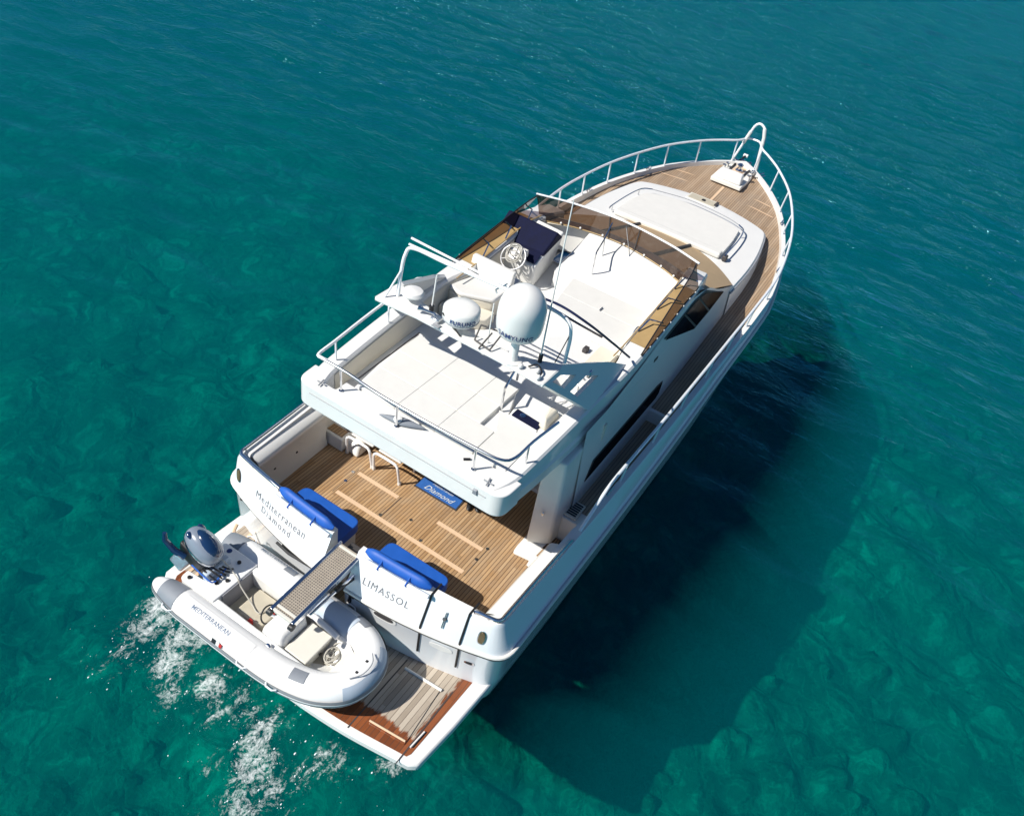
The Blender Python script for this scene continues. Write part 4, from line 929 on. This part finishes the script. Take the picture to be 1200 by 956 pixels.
MB().hexa([(2.08, -1.36, 3.44), (2.5, -1.3, 3.44), (2.5, -1.5, 3.44), (2.05, -1.5, 3.44)], [(2.12, -1.40, 3.62), (2.46, -1.34, 3.56), (2.46, -1.46, 3.56), (2.10, -1.46, 3.62)]).build('grill_lid', M['cream'], gb, bevel=.03)
MB().tube([(.86, -.95, 3.43), (.92, -1.02, 3.43)], .02, 8).build('pad_stud', M['black'], lip)
# small fittings on the overhang
for (x, y) in ((.72, -1.45), (.74, 1.40)):
    q = MB().tube([(x-.07, y, 3.45), (x+.07, y+.03, 3.45)], .011, 8).build('deck_cleat', M['strake'], lip); MB().tube([(x, y-.06, 3.445), (x, y+.08, 3.445)], .011, 8).build('cleat_horn', M['strake'], q)
MB().hexa([(.585, -1.38, 3.25), (.615, -1.38, 3.25), (.615, -1.30, 3.25), (.585, -1.30, 3.25)], [(.57, -1.37, 3.34), (.62, -1.37, 3.36), (.62, -1.31, 3.36), (.57, -1.31, 3.34)]).build('stern_light', M['strake'], lip, bevel=.008)

# ---- bow: rails, windlass, hoop
def rail_path(s):
    pts = []
    for x in [2.05, 2.35, 2.8, 3.5, 4.5, 5.6, 6.6, 7.6, 8.6, 9.84, 10.77, 11.69, 12.59, 13.49, 14.28, 14.75, 15.02]:
        hgt = .46 if x < 9 else .46+.10*min(1, (x-9)/5)
        if x < 2.2: hgt = .03
        elif x < 2.5: hgt = .20
        elif x < 2.9: hgt = .42
        pts.append((x, s*(btop(x)-.08+.02), sheer(x)+hgt))
    return pts
rp = rail_path(1); rs_ = rail_path(-1)
full = rp+[(15.32, .16, 3.64), (15.36, 0, 3.645), (15.32, -.16, 3.64)]+rs_[::-1]
brail = MB().tube(cat(full, 4), .027, 10).build('bow_rail', M['rail'], Y)
for s in (1, -1):
    for x in (3.35, 4.49, 5.58, 6.67, 7.65, 8.67, 9.84, 10.77, 11.69, 12.59, 13.49, 14.28, 15.02):
        hgt = .46 if x < 9 else .46+.10*min(1, (x-9)/5)
        MB().tube([(x, s*(btop(x)-.09), sheer(x)), (x, s*(btop(x)-.06), sheer(x)+hgt)], .020, 8).build('rail_stanchion', M['rail'], brail)
    for x in (3.0, 6.9, 11.0, 13.0):                               # mooring cleats on the bulwark
        q = MB().tube([(x-.12, s*(btop(x)-.10), sheer(x)+.06), (x+.12, s*(btop(x)-.10), sheer(x)+.06)], .016, 8).build('mooring_cleat', M['steel'], Y)
        for dx in (-.05, .05): MB().tube([(x+dx, s*(btop(x)-.10), sheer(x)), (x+dx, s*(btop(x)-.10), sheer(x)+.06)], .013, 8).build('cleat_foot', M['steel'], q)
zb = zdeck(14.2)
bp = MB().prism([(13.80, .40), (13.80, -.42), (14.6, -.42), (15.1, -.32), (15.45, -.16), (15.45, .16), (15.1, .32), (14.6, .42)], 2.86, 2.97).build('bow_platform', M['gel_worn'], Y, bevel=.02)
MB().prism([(14.3, .17), (14.3, -.19), (15.25, -.12), (15.25, .12)], 2.97, 2.978).build('anchor_locker_lid', M['wood_pale'], bp)
for yy in (.20, -.22): MB().box(14.25, 15.1, yy-.025, yy+.025, 2.97, 3.0).build('chain_channel', M['black'], bp)
wl = MB().hexa([(13.82, -.38, 2.97), (14.22, -.34, 2.97), (14.22, .34, 2.97), (13.82, .34, 2.97)], [(13.88, -.34, 3.14), (14.18, -.30, 3.17), (14.18, .30, 3.17), (13.88, .30, 3.14)]).build('windlass_box', M['gel'], Y, bevel=.04, seg=3)
wd = MB().lathe([(.09, 0), (.10, .04), (.06, .08), (.06, .14), (.09, .18), (.05, .21)], (14.72, -.02, 2.97), n=18).build('windlass_drum', M['steel'], Y)
for x, y in ((14.55, .34), (14.75, .32), (15.15, .24), (15.3, .10), (15.3, -.10), (14.45, -.38), (14.7, -.36), (14.85, -.36)):
    b_ = MB().cyl((x, y, 2.97), .04, 0, .09, n=14).build('bow_bollard', M['gel_worn'], bp)
    MB().lathe([(.05, .09), (.055, .11), (.0, .13)], (x, y, 2.97), n=14).build('bollard_cap', M['steel'], b_)
MB().tube([(15.0, .20, 3.0), (15.7, .16, 3.05)], .03, 8).build('bow_roller', M['black'], bp)
MB().cyl((15.72, .10, 3.05), .05, 0, .12, (0, 1, 0), 14).build('roller_wheel', M['gel'], bp)
for y in (-.45, -.52): MB().tube([(14.9+(y+.45)*2, y, 2.98), (15.15+(y+.45)*2, y-.12, 3.0)], .02, 8).build('bow_fairlead', M['steel'], bp)
hoop = cat([(15.22, .37, 2.96), (15.24, .26, 3.4), (15.26, .15, 3.84), (15.28, .09, 4.02), (15.28, .0, 4.09), (15.28, -.10, 4.06), (15.27, -.18, 3.98), (15.25, -.24, 3.75), (15.24, -.28, 3.5), (15.22, -.33, 2.97)], 4)
hb_ = MB().tube(hoop, .030, 10).build('bow_hoop', M['steel_white'], Y)
MB().tube([hoop[-14], hoop[-10], hoop[-1]], .048, 10).build('rolled_fender', M['vinyl_white'], hb_)
MB().tube([hoop[5], hoop[8]], .045, 10).build('hoop_sleeve', M['vinyl_white'], hb_)

# ================================================================= LOOSE THINGS ON THE YACHT
sp = thing('sun_pad', 'large white quilted sun pad on the upper aft deck below the radar arch', 'cushion', (1.9, -.1, 3.40))
def pane(pts, nm='cushion_panel', m=M['vinyl_white'], z0=3.40, z1=3.465, par=sp): return MB().prism(rpoly(pts, .012, 3), z0, z1).build(nm, m, par, bevel=.010, seg=3)
e = [1.03, 1.56, 2.06, 2.60]
for i in range(3):
    for j in range(3):
        xa, xb = e[i]+.001, e[i+1]-.001
        yl = [1.0, .34, -.34, -.98][j:j+2]
        if j == 2 and i >= 1: yl = [-.34, -.74]
        k = .05*(i); pane([(xa, yl[0]+(k if j == 0 else 0)-.001), (xa, yl[1]+.001), (xb, yl[1]+.001), (xb, yl[0]+(k+.04 if j == 0 else 0)-.001)])
pane([(1.03, -.99), (1.03, -1.50), (1.98, -1.50), (1.98, -.78), (1.57, -.99)])
MB().tube([(1.10, 1.08, 3.48), (1.5, 1.10, 3.475), (2.62, 1.14, 3.475)], .012, 6).build('pad_strap', M['seam'], sp)
fp = thing('sun_pad', 'white sun pad with tubular side rails on the foredeck trunk', 'cushion', (10.8, 0, 2.865))
fpp = cat([(10.15, 1.30, 0), (10.9, 1.28, 0), (11.50, 1.20, 0)], 3)+cat([(11.66, 1.0, 0), (11.86, .4, 0), (11.88, -.1, 0), (11.80, -.7, 0), (11.68, -1.02, 0)], 4)+cat([(11.55, -1.20, 0), (10.9, -1.27, 0), (10.10, -1.30, 0)], 3)
MB().prism([(p[0], p[1]) for p in fpp], 2.868, 2.935).build('pad_cushion', M['vinyl_white'], fp, bevel=.015, seg=3)
MB().prism(rpoly([(9.98, 1.28), (9.98, -1.30), (10.20, -1.30), (10.20, 1.28)], .05), 2.87, 2.99).build('pad_bolster', M['vinyl_white'], fp, bevel=.05, seg=3)
for s in (1, -1):
    q = MB().tube(cat([(10.0, s*1.40, 2.95), (10.1, s*1.40, 2.99), (10.9, s*1.38, 2.99), (11.5, s*1.30, 2.99), (11.72, s*1.12, 2.98)], 4), .017, 8).build('pad_rail', M['steel'], fp)
    for x, y in ((10.15, 1.40), (11.4, 1.315)): MB().tube([(x, s*y, 2.865), (x, s*y, 2.99)], .013, 8).build('rail_foot', M['steel'], q)
MB().tube(cat([(11.72, 1.12, 2.98), (11.93, .4, 2.98), (11.95, -.1, 2.98), (11.86, -.75, 2.98), (11.72, -1.12, 2.98)], 4), .010, 6).build('pad_piping', M['strake'], fp)
MB().box(9.98, 10.12, -1.46, -1.36, 2.87, 2.99).build('rail_clamp', M['seam'], fp, bevel=.02)

# blue cushions on the stern benches
for s, y0, y1, lb, lb2 in ((1, .29, 1.37, 'blue vinyl seat cushion on the port stern bench, by the ship name', 'blue padded backrest on the rail above the ship name'),
                      (-1, -.26, -1.34, 'blue vinyl seat cushion on the stern bench beside the word LIMASSOL', 'blue padded backrest on the rail above the word LIMASSOL')):
    c = thing('seat_cushion', lb, 'cushion', (.15, (y0+y1)/2, 1.50), 'blue cushions on the stern benches')
    MB().prism(rpoly([(-.10, y0), (-.07, y1), (.38, y1), (.38, y0)], [.02, .02, .13, .13]), 1.50, 1.68).build('cushion_pad', M['vinyl_blue'], c, bevel=.035, seg=3)
    MB().prism(rpoly([(-.10, y0+.2*s), (-.10, y1-.14*s), (.20, y1-.14*s), (.14, y0+.2*s)], .08), 1.68, 1.70).build('cushion_crown', M['vinyl_blue'], c, bevel=.018, seg=3)
    pp = rpoly([(-.085, y0+.015*s), (-.055, y1-.015*s), (.365, y1-.015*s), (.365, y0+.015*s)], [.02, .02, .12, .12])
    MB().tube([(x, y, 1.672) for x, y in pp], .009, 6, True).build('cushion_piping', M['vinyl_dark'], c)
    c = thing('bolster_cushion', lb2, 'cushion', (-.08, (y0+y1)/2, 1.75), 'blue backrests on the stern rail')
    rows = []
    for k in range(15):
        t = k/14; y = y0+.02*s+(y1-y0-.02*s)*t; x = xtop(y)+.02; e_ = min(1, 8*t, 8*(1-t)); r = .062*math.sqrt(max(.05, e_))
        rows.append([(x+r*math.cos(a)*1.0+.02*math.sin(a), y, 2.03+.085*math.sqrt(max(.05, e_))*math.sin(a)) for a in np.linspace(0, 2*math.pi, 12, endpoint=False)])
    b = MB(); b.rows(rows, True); b.add(rows[0], [tuple(range(12))]); b.add(rows[-1], [tuple(range(12))])
    bb = b.build('bolster_roll', M['vinyl_blue'], c, ang=60)
    for t in (.3, .72):
        y = y0+(y1-y0)*t; MB().tube([(xtop(y)+.05, y, 2.10), (xtop(y)-.05, y, 2.05), (xtop(y)-.13, y, 2.0), (xtop(y)-.10, y, 1.95)], .013, 8).build('strap', M['vinyl_blue'], c)

# door mat
dm = thing('door_mat', 'blue door mat with white script lettering on the teak cockpit floor', 'mat', (2.08, .05, 1.05))
MB().prism([(1.93, .47), (1.94, -.39), (2.42, -.36), (2.40, .47)], 1.0515, 1.062).build('mat_border', M['seam'], dm)
mbk = MB().prism([(1.955, .445), (1.965, -.365), (2.395, -.335), (2.375, .445)], 1.062, 1.068).build('mat_pile', M['mat_blue'], dm)
text('mat_lettering', 'Diamond', .15, lambda x, y: (2.04+y, .04-x, 1.0715), M['ink_pale'], mbk, shear=.35)
text('mat_lettering', 'Mediterranean', .07, lambda x, y: (2.17+y, .04-x, 1.0715), M['ink_pale'], mbk, shear=.35)
shoes = MB()
for k in range(2):
    q = Matrix.Rotation(R(20+25*k), 3, 'Z')
    shoes = MB().blob((2.17+.05*k, -.50-.10*k, 1.085), (.13, .045, .035), q, n=14, m=8, fn=lambda p: Vector((p.x, p.y*(1-.25*p.x), max(p.z, -.7))))
    ob = shoes.build('deck_shoe', M['black'], None); rebase(ob)
    tag(ob, ('black deck shoe lying closest to the blue door mat', 'black deck shoe farther from the blue door mat')[k], 'shoe', 'deck shoes by the mat')

# two white tube chairs under the overhang
def chair():
    c = thing('deck_chair', '', 'chair', (1.8, 1.52, 1.05), 'white chairs in the cockpit')
    ya, yb = 1.25, 1.79
    fr = MB().tube(cat([(1.80, yb, 1.05), (1.75, yb-.02, 1.40), (1.75, yb-.05, 1.47), (1.75, yb-.12, 1.50), (1.75, ya+.12, 1.50), (1.75, ya+.05, 1.47), (1.75, ya+.02, 1.40), (1.80, ya, 1.05)], 4), .022, 10).build('front_frame', M['steel_white'], c)
    for y in (ya, yb): MB().cyl((1.80, y, 1.05), .032, 0, .05, n=12).build('foot_cap', M['gel'], fr)
    MB().tube(cat([(2.20, yb, 1.05), (2.24, yb-.02, 1.6), (2.30, yb-.05, 1.95), (2.30, yb-.12, 2.0), (2.30, ya+.12, 2.0), (2.30, ya+.05, 1.95), (2.24, ya+.02, 1.6), (2.20, ya, 1.05)], 4), .022, 10).build('back_frame', M['steel_white'], c)
    MB().box(1.84, 2.26, ya+.04, yb-.04, 1.46, 1.49).build('seat', M['vinyl_white'], c, bevel=.01)
    MB().hexa([(2.24, ya+.04, 1.66), (2.26, ya+.04, 1.66), (2.26, yb-.04, 1.66), (2.24, yb-.04, 1.66)], [(2.29, ya+.04, 1.97), (2.31, ya+.04, 1.97), (2.31, yb-.04, 1.97), (2.29, yb-.04, 1.97)]).build('backrest', M['vinyl_white'], c)
    return c
ch = chair(); ch['label'] = 'white tube-framed deck chair nearer the port side, mostly under the overhang'
c2 = ch.copy(); C.objects.link(c2); c2.location.y -= .58; c2['label'] = 'white tube-framed deck chair between the other chair and the blue mat'
for k in ch.children:
    d = k.copy(); C.objects.link(d); d.parent = c2
    for q in k.children:
        d2 = q.copy(); C.objects.link(d2); d2.parent = d

# coil of rope hung on the wheel
rc_ = MB()
for k in range(5):
    a0 = random.random()*6; rr = .06+.10*random.random(); tl = random.gauss(0, .18)
    rc_.tube([tuple(c0+ax*(.04+.008*k)+(u_*math.cos(a)+v_*math.sin(a)*(1+tl))*rr+v_*(-.06)+ax*.02*math.sin(3*a+a0)) for a in np.linspace(0, 2*math.pi, 22)[:-1]], .011, 6, True)
o = rc_.build('rope_coil', M['rope']); rebase(o); tag(o, 'coil of pale rope hung over the steering wheel of the flybridge', 'rope')

# grey leaf-shaped fitting of unknown use at the aft rail
hl = thing('leaf_fitting', 'grey leaf-shaped fitting with round white disc below the aft upper rail', 'lamp', (.84, .06, 3.42))
q = Matrix.Rotation(R(-73), 3, 'Z')
MB().blob((.86, .07, 3.465), (.34, .075, .045), q, n=20, m=12, fn=lambda p: Vector((p.x, p.y*(1-.75*abs(p.x)**1.2), p.z))).build('fitting_body', M['hypalon_grey'], hl)
MB().lathe([(.06, 0), (.06, .03), (.04, .045), (0, .05)], (.83, .12, 3.485), (-.3, 0, .9), 16).build('fitting_disc', M['gel'], hl)

# ================================================================= INFLATABLE DINGHY
T = thing('inflatable_dinghy', 'white inflatable dinghy with grey trim carried across the swim platform', 'dinghy', (-1.26, .4, .75))
TR = .215
def tz(y): return .98+.10*max(0, (-y+.1)/1.3)**2
path = [(-1.815, 2.10), (-1.815, 1.90), (-1.82, 1.55), (-1.82, 1.0), (-1.82, .4), (-1.81, -.1), (-1.76, -.5), (-1.66, -.82), (-1.47, -1.06), (-1.20, -1.13), (-.95, -1.05), (-.78, -.80), (-.72, -.45), (-.71, 0), (-.71, .5), (-.71, 1.0), (-.71, 1.55), (-.71, 1.88), (-.71, 2.02)]
tp = cat([(x, y, tz(y)) for x, y in path], 5)
rad_ = []
for i, p in enumerate(tp):
    d = min(i, len(tp)-1-i)/5.
    rad_.append(TR*(.30+.70*min(1, d/2.2)**.7) if d < 2.2 else TR)
mb = MB().tube(tp, rad_, 20)
tube_ = mb.build('buoyancy_tube', M['hypalon'], T, ang=60)
def ring(i0, i1, a0, a1, dr, n=8):
    """patch on the tube: path indices i0..i1, angle a from outward horizontal (0) over the top (90 deg) to inboard (180)"""
    rows = []
    for i in range(i0, i1+1):
        P = Vector(tp[i]); Tn = (Vector(tp[min(i+1, len(tp)-1)])-Vector(tp[max(i-1, 0)])).normalized()
        out = Vector((Tn.y, -Tn.x, 0)).normalized()
        # path runs from the port end of the aft tube round the bow: outboard side lies on -cross
        if out.dot(P-Vector((-1.26, .5, P.z))) < 0: out = -out
        up = Vector((0, 0, 1)); r = rad_[i]+dr
        rows.append([P+(out*math.cos(a)+up*math.sin(a))*r for a in np.linspace(R(a0), R(a1), n)])
    return MB().rows(rows)
n_p = len(tp)
ring(0, n_p-1, -40, 16, .014, 7).build('rubbing_strake', M['strake'], tube_)
ring(0, n_p-1, -2, 5, .022, 4).build('strake_rib', M['hypalon'], tube_)
ring(5, 10, -35, 175, .006, 16).build('tube_patch', M['hypalon_grey'], tube_)
ring(n_p-11, n_p-6, -35, 175, .006, 16).build('tube_patch', M['hypalon_grey'], tube_)
ring(11, 22, 35, 100, .005, 10).build('lettering_panel', M['hypalon'], tube_)
def near(x, y): return min(range(n_p), key=lambda i: (tp[i][0]-x)**2+(tp[i][1]-y)**2)
i_ = near(-1.74, -.6); ring(i_-2, i_+1, 62, 105, .008, 6).build('tube_patch', M['hypalon_grey'], tube_)
i_ = near(-.75, -.62); ring(i_-2, i_+1, 40, 82, .008, 6).build('tube_patch', M['hypalon_grey'], tube_)
i_ = near(-.71, .68); ring(i_-1, i_+1, 55, 85, .007, 6).build('tube_patch', M['hypalon_grey'], tube_)
def tubetext(side, y0, a0):
    cx = -1.82 if side < 0 else -.71
    def f(x, y):
        yy = y0-x; a = a0+y/TR; r = TR+.008
        return (cx+(side*math.cos(a))*r, yy, tz(yy)+math.sin(a)*r) if side < 0 else (cx+side*math.cos(a)*r, yy, tz(yy)+math.sin(a)*r)
    return f
text('dinghy_lettering', 'MEDITERRANEAN', .088, tubetext(-1, .93, R(74)), M['ink_teal'], tube_, bold=.0008)
text('dinghy_lettering', 'DIAMOND', .075, tubetext(-1, 1.0, R(44)), M['ink_pale'], tube_, space=1.1)
def tt2(x, y): a = R(62)-y/TR; r = TR+.008; yy = .95-x; return (-.71+math.cos(a)*r, yy, tz(yy)+math.sin(a)*r)
text('dinghy_lettering', 'MEDITERRANEAN', .088, tt2, M['ink_teal'], tube_, bold=.0008)
i_ = near(-1.82, .68); fm = ring(i_-1, i_+0, 12, 38, .010, 5).build('registration_plate', M['ink_pale'], tube_)
def small(x0, x1, v0, v1, m, nm):
    f = tubetext(-1, .66, R(25)); pts = [f(x0, v0), f(x1, v0), f(x1, v1), f(x0, v1)]
    MB().plate([(p[0]-.006, p[1], p[2]+.004) for p in pts], (-.003, 0, .002)).build(nm, m, fm)
small(-.10, -.03, -.03, .03, M['black'], 'plate_mark'); small(-.02, .04, -.03, .03, M['gel'], 'plate_mark'); small(.03, .08, -.025, .025, M['red'], 'plate_mark')
for yv in (1.62, -.30, .22):                                        # grab handles and D rings
    for sd_ in (-1, 1):
        cx = -1.82 if sd_ < 0 else -.71
        MB().tube([(cx+sd_*TR*.95, yv-.09, tz(yv)+.05), (cx+sd_*(TR+.03), yv-.05, tz(yv)+.06), (cx+sd_*(TR+.03), yv+.05, tz(yv)+.06), (cx+sd_*TR*.95, yv+.09, tz(yv)+.05)], .012, 6).build('grab_handle', M['steel_white'], tube_)
# blue-grey bow guard
i0 = near(-1.5, -1.04); i1 = near(-.9, -1.02)
ring(i0, i1, -20, 60, .007, 10).build('bow_guard', M['hypalon_blue'], tube_)
MB().tube(cat([(-1.45, -1.10, 1.29), (-1.30, -1.20, 1.31), (-1.12, -1.20, 1.33), (-1.0, -1.10, 1.31)], 4), .008, 6).build('bow_handle', M['strake'], tube_)
for x in (-1.32, -1.12): MB().box(x-.018, x+.018, -1.13, -1.09, tz(-1.1)+.20, tz(-1.1)+.225).build('bow_eye', M['black'], tube_, bevel=.008)
# rigid hull below
rows = []
for k in range(13):
    y = 1.75-2.75*k/12; t = max(0, (k-6)/6); hw = .58*(1-t**2.2*.85); zk = .74+.20*t**2
    rows.append([(-1.265+hw*a, y, zk+(.22)*abs(a)**1.3) for a in np.linspace(-1, 1, 9)])
th = MB(); th.rows(rows); th.add(rows[0], [tuple(range(9))])
th.build('dinghy_hull', M['grp'], T)
# interior mouldings
MB().box(-1.62, -.90, -.95, 1.65, .80, .84).build('dinghy_floor', M['grp_tan'], T)
# aft deck with motor well, sloping into the cockpit
ad = MB(); ad.prism(rpoly([(-1.66, 1.78), (-1.66, 1.14), (-.84, 1.14), (-.84, 1.78), (-1.02, 1.80), (-1.05, 1.46), (-1.48, 1.46), (-1.50, 1.80)], [.06, .02, .02, .06, .04, .05, .05, .04]), .82, 1.17)
adk = ad.build('stern_moulding', M['grp'], T, bevel=.025, seg=3)
MB().box(-1.48, -1.05, 1.44, 1.54, .80, 1.30).build('transom_board', M['hypalon_blue'], adk, bevel=.02)
MB().hexa([(-1.58, 1.13, .84), (-.94, 1.13, .84), (-.94, 1.10, .84), (-1.58, 1.10, .84)], [(-1.50, 1.139, 1.15), (-.96, 1.139, 1.15), (-.96, 1.12, 1.15), (-1.50, 1.12, 1.15)]).build('seat_back', M['floor_grey'], adk)
for x, y in ((-1.30, 1.25), (-.98, 1.36), (-1.58, 1.68), (-1.42, 1.33)):
    MB().cyl((x, y, 1.17), .028, 0, .02, n=14).build('deck_fitting', M['black'], adk)
MB().cyl((-.92, 1.62, 1.16), .04, 0, .012, n=14).build('fuel_cap', M['ink_blue'], adk)
for s, x in ((-1, -1.615), (1, -.915)):                             # side decks of the moulding
    MB().hexa([(x-.05, -.9, .82), (x+.05, -.9, .82), (x+.05, 1.16, .82), (x-.05, 1.16, .82)], [(x-.06, -.8, 1.07), (x+.06, -.8, 1.07), (x+.06, 1.16, 1.15), (x-.06, 1.16, 1.15)]).build('side_moulding', M['grp'], T, bevel=.03)
se = MB().hexa([(-1.50, .46, .84), (-1.02, .46, .84), (-1.02, .98, .84), (-1.50, .98, .84)], [(-1.46, .48, .94), (-1.0, .48, .94), (-1.0, .94, .94), (-1.46, .94, .94)]).build('helm_seat', M['grp_tan'], T, bevel=.015)
MB().box(-1.53, -1.46, .60, .66, .90, 1.02).build('kill_switch', M['red'], se, bevel=.01)
# console / jockey pod under the gangway
cp = MB().hexa([(-1.60, -.06, .82), (-1.02, -.06, .82), (-1.02, .42, .82), (-1.60, .42, .82)], [(-1.54, .0, 1.24), (-1.06, .0, 1.24), (-1.06, .34, 1.20), (-1.54, .34, 1.20)]).build('console_pod', M['grp'], T, bevel=.07, seg=4)
MB().lathe([(.035, 0), (.04, .03), (.02, .045)], (-1.66, .10, 1.12), (-.7, 0, .7), 14).build('nav_light', M['steel'], cp)
pw = MB().tube([tuple(Vector((-1.36, .40, 1.22))+Vector((math.cos(a)*.13, math.sin(a)*.05, math.sin(a)*.12))) for a in np.linspace(0, 2*math.pi, 18)[:-1]], .012, 8, True).build('dinghy_wheel', M['black'], cp)
MB().tube([(-1.30, .34, 1.15), (-1.36, .40, 1.22)], .02, 8).build('wheel_column', M['steel'], pw)
MB().box(-1.26, -1.18, .40, .44, 1.05, 1.15).build('fire_extinguisher', M['red'], cp, bevel=.02)
bx = MB().hexa([(-1.50, -.40, .84), (-1.04, -.40, .84), (-1.04, -.08, .84), (-1.50, -.08, .84)], [(-1.52, -.42, 1.03), (-1.02, -.42, 1.03), (-1.02, -.06, 1.03), (-1.52, -.06, 1.03)]).build('bow_locker', M['grp_box'], T, bevel=.02)
MB().box(-1.54, -1.01, -.43, -.05, 1.03, 1.065).build('locker_lid', M['grp_box'], bx, bevel=.015)
MB().box(-1.28, -1.24, -.44, -.425, .93, .97).build('locker_latch', M['seam'], bx)
MB().hexa([(-1.50, -.72, .84), (-1.02, -.72, .84), (-1.06, -.98, .84), (-1.44, -.98, .84)], [(-1.52, -.74, 1.08), (-1.00, -.74, 1.08), (-1.06, -.98, 1.16), (-1.44, -.98, 1.16)]).build('bow_step', M['grp_box'], T, bevel=.03)
MB().tube([(-1.02, .40, 1.10), (-.96, -.05, 1.12), (-1.0, -.5, 1.1)], .04, 10).build('inner_cushion', M['hypalon'], T)
ring(near(-.71, -.05)-6, near(-.71, -.05)+4, 70, 178, .010, 12).build('seat_pad', M['hypalon_blue'], tube_)

# outboard motor, tilted up
om = Matrix.Rotation(R(24), 3, 'X')@Matrix.Rotation(R(8), 3, 'Y')
ob_c = Vector((-1.27, 1.70, 1.56))
mot = MB().blob(ob_c, (.185, .31, .195), om, n=32, m=20, fn=lambda p: Vector((math.copysign(abs(p.x)**.82, p.x)*(1-.14*p.y), math.copysign(abs(p.y)**.88, p.y), (math.copysign(abs(p.z)**.85, p.z) if p.z > -.35 else -.41+.25*(p.z+.35))))).build('outboard_motor', M['cowl'], T, ang=70)
MB().blob(ob_c+om@Vector((0, -.02, .055)), (.148, .27, .178), om, n=24, m=14, fn=lambda p: Vector((p.x*(1-.25*p.y), p.y, max(p.z, -.1)))).build('cowling_top', M['cowl_dark'], mot, ang=70)
rows = [[ob_c+om@Vector((math.copysign(abs(math.cos(a))**.82, math.cos(a))*.192*(1-.13*math.sin(a))*k, .316*math.copysign(abs(math.sin(a))**.88, math.sin(a))*k, z)) for a in np.linspace(0, 2*math.pi, 30, endpoint=False)] for k, z in ((.97, -.085), (1.0, -.07), (1.0, -.05), (.985, -.035))]
MB().rows(rows, True).build('cowling_band', M['steel'], mot)
for s_ in (-1, 1):
    MB().tube([tuple(ob_c+om@Vector((s_*.150*math.cos(t), .24*math.sin(t), .085-.02*t))) for t in np.linspace(-1.1, 1.1, 9)], .007, 6).build('cowling_groove', M['seam'], mot)
    MB().blob(ob_c+om@Vector((s_*.10, .20, .10)), (.05, .07, .03), om, n=12, m=8).build('air_intake', M['cowl_dark'], mot)
MB().hexa(*[[ob_c+om@Vector(p) for p in q] for q in ([(-.13, -.2, -.40), (.13, -.2, -.40), (.13, .2, -.40), (-.13, .2, -.40)], [(-.18, -.24, -.08), (.18, -.24, -.08), (.18, .26, -.08), (-.18, .26, -.08)])]).build('motor_midsection', M['black'], mot, bevel=.04, seg=3)
MB().hexa(*[[ob_c+om@Vector(p) for p in q] for q in ([(-.07, .05, -.85), (.07, .05, -.85), (.05, .30, -.85), (-.05, .30, -.85)], [(-.10, -.02, -.38), (.10, -.02, -.38), (.09, .24, -.38), (-.09, .24, -.38)])]).build('motor_leg', M['cowl'], mot, bevel=.03, seg=3)
MB().tube([tuple(ob_c+om@Vector(p)) for p in ((-.20, .06, -.20), (-.26, .22, -.18), (-.30, .40, -.10), (-.29, .46, .0))], [.05, .05, .04, .028], 10).build('tilt_bracket', M['cowl_dark'], mot)
MB().box(-1.42, -1.12, 1.52, 1.60, 1.08, 1.34).build('clamp_bracket', M['seam'], mot, bevel=.02)
for k in range(5):
    a = k*1.2; MB().tube(cat([tuple(ob_c+om@Vector((-.15+.05*k, -.18, -.2))), tuple(ob_c+Vector((-.16+.06*k, -.30, -.30+.03*math.sin(a)))), (-1.40+.07*k, 1.32, 1.20)], 5), .014, 6).build('control_cable', M['black'], mot)
sbl = MB().tube(cat([tuple(ob_c+om@Vector((-.2, -.08, -.22))), (-1.50, 1.42, 1.28), (-1.44, 1.34, 1.22), (-1.2, 1.38, 1.24)], 5), .011, 6).build('lifting_strap', M['rope_blue'], mot)

# ropes of the dinghy
o = MB().tube(cat([(-1.18, 1.46, 1.35), (-1.16, 1.36, 1.25), (-1.20, 1.16, 1.20), (-1.22, 1.08, 1.10), (-1.26, .85, .97), (-1.32, .66, .97), (-1.20, .60, .96)], 6), .010, 6).build('rope', M['rope']); rebase(o)
tag(o, 'thin pale rope trailing from the outboard motor down into the dinghy footwell', 'rope')
rr_ = MB()
for k in range(9):
    a0 = random.random()*6; cx, cy = -1.15+random.gauss(0, .05), -.56+random.gauss(0, .035); r1 = .06+.05*random.random()
    rr_.tube([(cx+r1*1.25*math.cos(a), cy+r1*.8*math.sin(a), .86+.015*k+.02*math.sin(2*a+a0)) for a in np.linspace(0, 2*math.pi, 18)[:-1]], .010, 6, True)
o = rr_.build('rope_coil', M['rope']); rebase(o); tag(o, 'tangled coil of pale anchor rope in the bow of the dinghy', 'rope')
